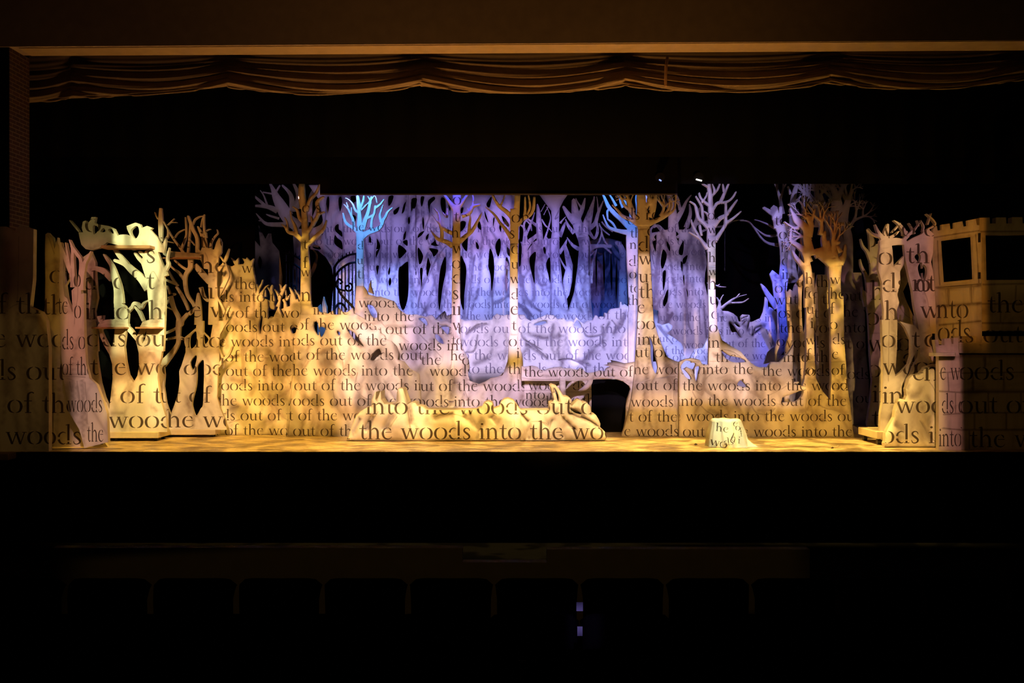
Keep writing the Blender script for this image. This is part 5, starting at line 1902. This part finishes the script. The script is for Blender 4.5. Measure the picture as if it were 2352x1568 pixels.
mb = MB().box(x22, x22 + .012, 14.1, 14.68, 0, zs)
struct(mb, 'wall_brick', BRICK)
# grand valance: heavy gathered drape with swags
cus = [-60, 165, 520, 965, 1435, 1905, 2352, 2800]
low = [240, 226, 199, 197, 196, 190, 182, 190]
def valance():
    nx, nv = 560, 70
    vs = []; fs = []
    rnd = random.Random(3)
    folds = [(rnd.uniform(0, 6.28), rnd.uniform(.6, 1.4)) for _ in cus]
    for i in range(nx + 1):
        px = 40 + (2460 - 40) * i / nx
        k = max(j for j in range(len(cus)) if cus[j] <= px); k = min(k, len(cus) - 2)
        t = (px - cus[k]) / (cus[k + 1] - cus[k])
        sag = 4 * t * (1 - t)
        bot = low[k] * (1 - t) + low[k + 1] * t + (19 if k > 1 else 4) * sag
        top = 104 + 8 * (1 - px / 2352)
        for j in range(nv + 1):
            v = j / nv
            pin = math.exp(-((min(t, 1 - t)) * 9) ** 2)
            # each gather line hangs lower mid-swag; lines bunch together at the cusps
            py = top + (bot - top) * v
            ph = (v ** 1.25) * 5.6 + folds[k][0] * .3 + .5 * math.sin(t * 3.1 + folds[k][1] * 2) * v - sag * .9 * v
            d = .040 * (.5 + .5 * math.sin(ph * 6.283)) * min(1, (v * 1.5) ** 2) * (.5 + .6 * v)
            d += .008 * math.sin(ph * 15 + px * .012) * v
            d += .10 * pin * (.5 + .5 * math.sin(v * 21 + k)) * v - .06 * pin
            d += .06 * v
            if v > .97: d -= .04
            D = dsk(px, 14.85) - d
            vs.append(pt(px, py, D))
    for i in range(nx):
        for j in range(nv):
            a = i * (nv + 1) + j
            fs.append((a, a + 1, a + nv + 2, a + nv + 1))
    o = mesh_obj('grand_valance', [tuple(v) for v in vs], fs, [simple('brown_velvet', (.40, .29, .19), .9)], None, None, [True] * len(fs))
    m = o.modifiers.new('thick', 'SOLIDIFY'); m.thickness = .02
    tag(o, 'brown velvet valance gathered in long swags under the proscenium header', 'curtain')
valance()
p = [pt(1533, 132, 14.62), pt(1530, 150, 14.58), pt(1529, 175, 14.55), pt(1529, 198, 14.55)]
tag(MB().tube(p, .022, 6).build('tie_tape', simple('tan_webbing', (.6, .36, .22))), 'short tan tape hanging down the valance, right of centre', 'tape')
# black borders and masking
def border(px0, px1, ytop, ybot, D, label, seams=14):
    vs = []; fs = []; n = 160
    for i in range(n + 1):
        px = px0 + (px1 - px0) * i / n
        for j, py in enumerate((ytop, ybot)):
            vs.append(pt(px, py, D + .03 * math.sin(px * .09) + .012 * math.sin(px * .31)))
    for i in range(n): fs.append((2 * i, 2 * i + 1, 2 * i + 3, 2 * i + 2))
    o = mesh_obj('masking_border', [tuple(v) for v in vs], fs, [BLACK], None, None, [True] * n)
    m = o.modifiers.new('thick', 'SOLIDIFY'); m.thickness = .01
    tag(o, label, 'curtain', None)
border(-190, 2540, 60, 360, 15.3, 'black masking border directly behind the valance')
border(-150, 2500, 120, 422, 15.85, 'black masking border ending just above the tree crowns')
tag(pbox(735, 1556, 330, 445, 15.75, .03).build('header_panel', BLKP), 'long black header panel across the centre, cutting off the tree tops', 'panel')
tag(pbox(735, 1556, 444.2, 447, 15.72, .04).build('pipe_batten', simple('dark_grey_pipe', (.06, .05, .05))), 'thin dark grey batten along the bottom of the black header panel', 'batten')
for (x0, x1, D, lab) in ((90, 585, 19.0, 'black masking leg behind the left wagons'), (1985, 2260, 19.2, 'black masking leg behind the castle')):
    tag(pbox(x0, x1, 200, 784 + HC * F / D - .5, D, .03).build('masking_curtain', BLACK), lab, 'curtain')
tag(pbox(1352, 1462, 863, 991.5, 16.98, .02).build('arch_dark_sheet', BLACK), 'added black sheet standing in for the darkness of the archway under the root bridge', 'curtain')  # added sheet that keeps the open archway dark
# ------------------------------------------------------------ wagon bases
CASTM = simple('caster_rubber', (.02, .02, .02), .6, .4)
DECK = simple('wagon_deck_timber', (.66, .54, .36), .7)
def base(root, px0, px1, py0, py1, D, depth, cast):
    b = pbox(px0, px1, py0, py1, D - .05, depth).build('rolling_base', DECK, root, bevel=.008)
    z = pt(0, py1, D - .05).z; r = z / 2 * .98
    for px in cast:
        for dy in (.06, depth - .16):
            c = pt(px, 784, D - .05)
            MB().tube([(c.x - .025, D + dy, r), (c.x + .025, D + dy, r)], r, 14).build('caster', CASTM, root)
base(WAG1, 247, 363, 992.2, 1006, 15.45, .55, (262, 352))
base(WAG2, 360, 494, 986.8, 998.5, 16.1, .32, (372, 482))
base(RW, 2014, 2165, 991, 1008, 14.9, .8, (2024, 2150))
SHELF = simple('shelf_underside_timber', (.42, .22, .12), .8)
def shelf(root, px0, px1, py, D, depth=.4, th=5):
    a = pt(px0, py, D); b = pt(px1, py, D)
    MB().box(a.x, b.x, D - depth, D + .05, a.z - th * D / F, a.z).build('shelf', SHELF, root, bevel=.006)
shelf(WAG1, 245, 356, 566, 15.45, .22, 7)
shelf(WAG1, 222, 296, 751, 15.45, .2, 4)
shelf(WAG1, 321, 377, 751, 15.45, .2, 4)
shelf(WAG2, 378, 462, 592, 16.1, .12, 3)
# ------------------------------------------------------------ castle
cast = thing('castle', 'grey-gold stone block castle front with battlements and two open windows, right edge', 'castle', (pt(2250, 784, 14.3).x, 14.3, 0))
flat('main_wall', 14.3, """
R15 P 838 112 970 108 975 185 1050 185 1055 108 1180 106 1185 185 1255 182 1260 104 1390 104 1395 182 1500 182 1505 104 1700 104 1700 1568 840 1568
R16 P 510 160 1560 160 1560 1490 510 1490
R15 C 918 335 1600 322 1600 908 930 912
R15 D 850 290 4 1700 285 4
R15 D 880 970 6 1700 955 6
R15 D 860 1220 6 1700 1215 6
R15 D 1310 980 5 1300 1210 5
R15 D 1110 1225 5 1110 1460 5
R15 D 1500 1225 5 1500 1460 5
R15 D 860 1465 5 1700 1462 5
R16 D 515 365 6 1560 362 7
R16 D 530 812 6 1560 808 6
R16 D 545 1052 5 1560 1048 5
R16 D 545 1250 6 1560 1246 6
R16 D 820 370 5 820 520 5
R16 D 680 580 5 680 805 5
R16 D 1040 580 5 1040 805 5
R16 D 540 590 4 1560 575 4
R16 D 860 815 5 865 1045 5
R16 D 700 1055 5 700 1245 5
R16 D 1070 1055 5 1070 1245 5
R16 D 1240 815 5 1240 1045 5
R16 D 640 1260 4 640 1480 4
R15 T the 940 1330
R16 T out 800 235
R16 T woods 282 668
R16 T out 512 1057
R16 T the 640 1450
R16 S 520 380 20 1500 380 20
R16 S 540 800 14 1500 800 14
""", u=34, xh=29, grid=11, edge=.3, t=.12, paint_m=STONE, parent=cast)
flat('side_panel', 14.62, """
R15 P 240 222 290 215 300 275 350 270 350 200 455 185 465 255 515 250 515 175 620 155 635 225 690 215 685 145 790 125 805 205 835 205 840 280 862 300 872 1740 290 1740 265 1000 245 370 238 360
R15 C 345 410 745 355 770 900 380 940
R15 D 250 368 4 500 325 4 835 278 4
R15 D 300 405 4 310 700 4 330 980 4
R15 D 790 330 3 810 600 3 830 950 3
R15 D 275 1010 6 860 962 6
R15 D 290 1252 6 870 1208 6
R15 D 320 1492 6 860 1440 6
R15 D 430 1010 6 440 1230 5
R15 D 735 980 6 738 1210 5
R15 D 592 1262 5 598 1450 5
R15 D 500 1480 5 505 1730 5
R15 L 215 1400 into 1
R15 L 300 1700 ods 1
R15 S 300 1250 24 860 1215 24
R15 S 300 1030 14 860 985 14
""", u=28, xh=31, grid=8, edge=.3, t=.06, yaw=-.0075, paint_m=STONE, parent=cast, z0=False)
flat('turret', 14.2, """
R16 P 283 400 530 400 545 1484 285 1484
R16 P 235 205 275 200 285 265 350 265 350 190 420 185 435 250 455 250 455 180 510 180 512 330 530 400 283 400 255 345
R16 D 290 800 5 540 815 5
R16 D 340 1070 5 540 1060 5
R16 D 340 1230 5 540 1250 5
R16 D 480 820 3 480 1060 3
R16 D 390 590 3 400 800 3
R16 D 290 590 3 530 570 3
R16 S 290 410 20 530 410 20
R16 L 300 668 e_w
R16 L 318 1055 ds_o
R16 L 285 1440 into
""", u=17, xh=29, grid=7, edge=.25, t=.1, paint_m=STONE, parent=cast)
pbox(2142.5, 2196, 809.5, 818, 14.06, .14).build('turret_ledge', STONE, cast, bevel=.006)
pbox(2204, 2420, 786, 811, 14.25, .05).build('wall_ledge', STONE, cast, bevel=.006)
for i, (x0, x1, y0, y1) in enumerate(((2248.5, 2253.5, 535, 556), (2248, 2253, 625, 640))):
    pbox(x0, x1, y0, y1, 14.22, .03).build('hinge', IRON, cast)
# ------------------------------------------------------------ stump draped with a lettered cloth
def cloth_stump():
    D0 = 14.35
    s = D0 / F
    cx = (1684 - 1176) * s; cy = D0 + .36
    H = (1030.5 - 966) * s
    nu, nv = 420, 110
    rows = [(1.0, .18), (.985, .205), (.93, .222), (.7, .245), (.45, .275), (.22, .292), (.08, .30), (0.0, .31)]
    def rad(h):
        for (h1, r1), (h0, r0) in zip(rows[:-1], rows[1:]):
            if h >= h0: return r0 + (r1 - r0) * (h - h0) / (h1 - h0)
        return rows[-1][1]
    vs = [(cx, cy, H)]; fs = []
    for j in range(nv + 1):
        h = 1 - j / nv
        for i in range(nu):
            th = 2 * math.pi * i / nu
            r = rad(h)
            fo = (1 - h) ** .7
            r += fo * (.022 * math.sin(th * 7 + .6) + .014 * math.sin(th * 13 + 2 * h) + .008 * math.sin(th * 23 + 3))
            a = (th - (-.28)) % (2 * math.pi); a = min(a, 2 * math.pi - a)
            r += .15 * math.exp(-(a / .16) ** 2) * max(0, (1 - h) - .6) ** 1.6 * 4.3
            lx = -.03 * h
            z = max(.004, h * H + .006 * math.sin(th * 5) * h)
            vs.append((cx + lx + r * math.cos(th), cy + r * math.sin(th) * .9, z))
    for i in range(nu): fs.append((0, 1 + i, 1 + (i + 1) % nu))
    for j in range(nv):
        for i in range(nu):
            a = 1 + j * nu + i; b = 1 + j * nu + (i + 1) % nu
            fs.append((a, a + nu, b + nu, b))
    V = np.array(vs)
    # lettering printed on the cloth: project each face centre from the front on to the print layout
    C = np.array([V[list(f)].mean(0) for f in fs])
    q = np.stack([1176 + C[:, 0] / s, 784 + (HC - C[:, 2]) / s], 1)
    fm = np.zeros(len(fs), int)
    sh = []
    def put(x, y, u, xh, tx, rot):
        ps, _ = text_polys(0, 0, u, xh, tx)
        c, s_ = math.cos(rot), math.sin(rot)
        for p in ps: sh.append(np.stack([x + p[:, 0] * c - p[:, 1] * s_, y + p[:, 0] * s_ + p[:, 1] * c], 1))
    put(1650, 992, 15, 12, 'he', .12)
    put(1637, 1024, 15, 13, 'wo', .2)
    put(1688, 978, 13, 11, 'e', .5)
    put(1694, 989, 12, 10, 'o', .2)
    put(1679, 1012, 14, 12, 'h', .45)
    put(1667, 1024, 13, 11, 'ds', -.1)
    put(1700, 1020, 12, 11, 'i', .1)
    put(1706, 1004, 10, 12, 'f', -.1)
    front = C[:, 1] < cy
    for p in sh: fm[inside(p, q) & front] = 1
    m, nt, b = newmat('printed_muslin'); b.inputs['Base Color'].default_value = (.85, .82, .72, 1); b.inputs['Roughness'].default_value = .9
    tc = nt.nodes.new('ShaderNodeTexCoord'); nz = nt.nodes.new('ShaderNodeTexNoise'); nz.inputs['Scale'].default_value = 40; bp = nt.nodes.new('ShaderNodeBump'); bp.inputs['Strength'].default_value = .25
    link(nt, tc.outputs['Object'], nz.inputs['Vector']); link(nt, nz.outputs['Fac'], bp.inputs['Height']); link(nt, bp.outputs[0], b.inputs['Normal'])
    o = mesh_obj('draped_stump', V - np.array((cx, cy, 0)), fs, [m, INK], None, fm, [True] * len(fs)); o.location = (cx, cy, 0)
    tag(o, 'stump-shaped stool draped in white lettered cloth, alone on the stage boards', 'stool')
cloth_stump()
# ------------------------------------------------------------ wrought iron gates
def gate(D, x_off, mirror, label):
    s = (B := VW['B1'])
    def P(X, Y):
        x = B[0] + X / B[2]
        if mirror: x = x_off - (x - 770)
        return pt(x, B[1] + Y / B[2], D)
    g = thing('iron_gate', label, 'gate', (P(380, 0).x, D, 0), 'scrolled iron gates')
    def curve(pts, n=8):
        a = smooth([(x, y) for x, y in pts], n); return [P(x, y) for x, y in a]
    outer = [(252, 910), (290, 850), (350, 800), (430, 760), (515, 745)]; inner = [(262, 1015), (300, 955), (350, 910), (430, 862), (515, 845)]
    fb = MB().tube(curve(outer), .020).tube(curve(inner), .020)
    fb.tube([P(252, 905), P(250, 1500), Vector((P(250, 0).x, D, 0))], .024).tube([P(515, 745), P(512, 1490), Vector((P(512, 0).x, D, 0))], .020)
    fb.build('gate_frame', IRON, g)
    arc = smooth(inner, 8)
    for X in (295, 340, 380, 425, 468):
        Y = float(np.interp(X, arc[:, 0], arc[:, 1]))
        MB().tube([P(X, Y), P(X, 1500), Vector((P(X, 0).x, D, 0))], .011, 6).build('gate_bar', IRON, g)
    for X, Y in ((300, 842), (348, 800), (392, 775), (432, 758), (470, 752)):
        MB().tube([P(X, Y), P(X, Y - 25), P(X, Y - 45)], [.008, .012, .002], 6).build('finial', IRON, g)
    def spiral(cx, cy, r0, r1, t0, t1, n=30):
        return [P(cx + (r0 + (r1 - r0) * k / n) * math.cos(t0 + (t1 - t0) * k / n), cy + (r0 + (r1 - r0) * k / n) * math.sin(t0 + (t1 - t0) * k / n)) for k in range(n + 1)]
    sc1 = MB()
    sc1.tube(spiral(415, 1150, 12, 58, 0, -7.5), .017, 6)
    sc1.tube(curve([(380, 1190), (290, 1160), (275, 1090), (310, 1050), (345, 1085), (315, 1105)]), .017, 6)
    sc1.tube(curve([(280, 1130), (330, 1230), (400, 1310), (460, 1370), (500, 1440)]), .022, 6)
    sc1.tube(curve([(300, 1170), (350, 1250), (420, 1320), (480, 1400)]), .014, 6)
    sc1.tube(curve([(258, 1400), (300, 1345), (350, 1350), (400, 1420)]), .02, 6)
    sc1.build('scroll', IRON, g)
gate(17.6, 770, False, 'black scrolled iron gate left of the blue-crowned slim tree')
gate(17.6, 704, True, 'faint black iron gate in the dark just left of the amber forked trunk')
# ------------------------------------------------------------ little spires
flat('spire_model', 17.2, """
B1 P 98 1500 98 1400 104 1340 112 1300 120 1258 128 1300 140 1340 156 1380 160 1500
N P 738 722 751 722 751 989 738 989
B1 D 118 1300 2 125 1450 2
""", 'slender pale blue pointed spire peeking over the tan bank', 'model spire', u=10, grid=4, edge=.3, t=.12, paint_m=CREAM_SOFT)
flat('spire_model', 17.2, """
B1 P 48 1500 50 1395 56 1372 62 1390 66 1362 72 1392 80 1350 86 1388 94 1375 96 1500
N P 729 724 738 724 738 989 729 989
""", 'small pale blue battlemented tower beside the slender spire', 'model tower', u=10, grid=4, edge=.3, t=.12, paint_m=CREAM_SOFT)
# ------------------------------------------------------------ hanging microphones
for px, y0, y1, D, lab in ((955.5, 410, 629, 16.6, 'thin black hanging microphone left of centre, over the forest drop'), (1353, 410, 630, 16.6, 'thin black hanging microphone right of centre, by the smooth trunk'),
                           (1665, 400, 620, 15.95, 'thin dark hanging microphone wire in front of the white tree crown')):
    t = thing('hanging_microphone', lab, 'microphone', pt(px, y1, D), 'hanging stage microphones')
    MB().tube([pt(px, y0, D), pt(px, y1 - 60, D)], .003, 5).build('cable', IRON, t)
    MB().tube([pt(px, y1 - 66, D), pt(px, y1, D)], .006, 6).build('rod', IRON, t)
    MB().tube([pt(px, y1 - 8, D), pt(px, y1 - 4, D), pt(px, y1, D), pt(px, y1 + 3, D)], [.004, .011, .011, .004], 8).build('capsule', IRON, t)
# ------------------------------------------------------------ lanterns catching light above the crowns
def lens_mat(name, col, st):
    m, nt, b = newmat(name); b.inputs['Emission Color'].default_value = (*col, 1); b.inputs['Emission Strength'].default_value = st; b.inputs['Base Color'].default_value = (.02, .02, .02, 1)
    return m
for px, py, w_, c, st, lab in ((1601, 417, 6.5, (1, .97, .9), 3.0, 'stage lantern showing a small white glint above the white-crowned tree'),
                               (1513, 417.5, 2.6, (.25, .35, 1), 1.6, 'stage lantern showing a tiny blue glint above the thick amber tree')):
    c0 = pt(px, py, 15.66)
    t = thing('stage_lantern', lab, 'stage light', c0)
    mb = MB().tube([(c0.x, 15.52, c0.z + .05), (c0.x, 15.68, c0.z + .12)], [.075, .06], 14); mb.build('housing', BLKP, t)
    wd = w_ * 15.5 / F
    MB().tube([(c0.x - wd, 15.5, c0.z + .010), (c0.x + wd, 15.5, c0.z - .012)], .011, 8).build('lens', lens_mat('lit_lens', c, st), t)
# ------------------------------------------------------------ small things on the boards
rnd = random.Random(5)
for px, py, w_, lab in ((1598, 1022, 5, 'small dark scrap lying left of the draped stool'), (1912, 1030, 4, 'small dark scrap at the stage edge right of the stool'), (1925, 1026, 2.5, 'tiny pale scrap on the boards near the right edge')):
    D = HC * F / (py - 784); c0 = pt(px, py, D); s = w_ * D / F
    vs = []
    for k in range(7):
        a = k / 7 * 6.283; r = s * rnd.uniform(.6, 1.1); vs.append((r * math.cos(a), r * math.sin(a) * .8, rnd.uniform(.002, .02)))
    vs.append((0, 0, .03)); fs = [(k, (k + 1) % 7, 7) for k in range(7)] + [tuple(range(6, -1, -1))]
    o = mesh_obj('scrap', vs, fs, [simple('scrap_paper', (.08, .05, .04) if 'dark' in lab else (.8, .75, .6))]); o.location = (c0.x, c0.y, 0); tag(o, lab, 'scrap')
# ------------------------------------------------------------ auditorium: low partition, seats, cards
RAIL = simple('dim_olive_partition', (.12, .09, .05), .9)
def rail(px0, px1, py, D, name, lab):
    a = pt(px0, py, D); b = pt(px1, py, D)
    tag(MB().box(a.x, b.x, D, D + .1, -1.25, a.z).build(name, RAIL), lab, 'partition')
rail(120, 1062, 1258, 8.0, 'pit_partition', 'low dark olive pit partition, long left run before the seats')
rail(1062, 1256, 1291, 8.0, 'pit_partition', 'short lower middle run of the dark olive pit partition')
rail(1256, 1860, 1261, 8.0, 'pit_partition', 'low dark olive pit partition, right run before the seats')
def seat(x, D, ztop, wpx, lab, grp):
    wd = wpx * D / F
    t = thing('theatre_seat', lab, 'theatre seat', (x, D, -1.25), grp)
    n = 14; mb = MB()
    vs = []; fs = []
    for j, (dz, dy) in enumerate(((0, .02), (.02, .0), (.1, -.02), (.5, 0), (.62, .03))):
        for i in range(n + 1):
            u_ = i / n * 2 - 1
            z = ztop - dz - .018 * (u_ ** 4) - (.03 * max(0, abs(u_) - .85) / .15 if j < 2 else 0)
            vs.append((x + u_ * wd / 2 * (1 - .03 * j / 4), D + dy + .05 * u_ * u_, z))
    for j in range(4):
        for i in range(n):
            a = j * (n + 1) + i; fs.append((a, a + 1, a + n + 2, a + n + 1))
    o = mesh_obj('seat_back', vs, fs, [SEATM], None, None, [True] * len(fs)); o.parent = t; o.matrix_parent_inverse = Matrix.Translation(-t.location)
    m = o.modifiers.new('thick', 'SOLIDIFY'); m.thickness = .06; m.offset = 0
    MB().box(x - wd * .44, x + wd * .44, D + .08, D + .5, ztop - .52, ztop - .40).build('seat_cushion', SEATM, t, bevel=.02)
    MB().box(x - wd * .2, x + wd * .2, D + .05, D + .35, -1.25, ztop - .5).build('pedestal', BLKP, t, bevel=.01)
    return t
ROWS = [(6.45, 1335, 1332, 197.5, 178, 'front'), (5.7, 1418, 1332, 214, 196, 'middle'), (4.9, 1500, 1200, 266.5, 240, 'nearest')]
for D, ytop, gx, sp, wpx, nm in ROWS:
    zt = pt(0, ytop, D).z
    cand = [gx + sp * (k + .5) for k in range(-9, 9)]
    cand = [c for c in cand if -sp < c < 2352 + sp]
    first = None
    for c in cand:
        x = (c - 1176) * D / F
        lab = 'black theatre seat back in the %s visible row of the dark auditorium' % nm
        if first is None: first = seat(x, D, zt, wpx, lab, '%s row of theatre seats' % nm); bpy.context.view_layer.update()
        else:
            r = first.copy(); COL.objects.link(r); r.location = (x, D, -1.25)
            for ch in list(first.children):
                q = ch.copy(); COL.objects.link(q); q.parent = r; q.matrix_parent_inverse = ch.matrix_parent_inverse.copy()
        
glints = [(1331.5, 1393, 7.5, 10, 6.3, .75, 'larger added panel imitating violet light, upper of the two stacked in the seat gap'), (1332, 1449.5, 6, 10.5, 5.55, .6, 'added panel imitating violet light directly below the brightest one'),
         (1118, 1447, 6, 8, 5.55, .10, 'dark grey panel imitating dim violet light in the gap left of the bright pair'), (1547, 1447, 4.5, 8.5, 5.55, .10, 'dark grey sliver imitating dim violet light in the gap right of the bright pair'),
         (1200, 1537, 9, 20, 4.75, .10, 'dark grey panel imitating dim violet light low at centre bottom'), (1470, 1537, 6.5, 20, 4.75, .07, 'dark grey panel imitating faint violet light low and right of centre'), (934, 1539, 6, 13, 4.75, .12, 'dark grey panel imitating dim violet light low and left of centre')]
for px, py, hw, hh, D, al, lab in glints:  # added panels stand in for violet light between seats; darker grey imitates dimmer light
    tag(pbox(px - hw, px + hw, py - hh, py + hh, D, .006).build('seat_glint_panel', simple('glint_panel_grey', (al, al, al * .95))), lab, 'glint panel')
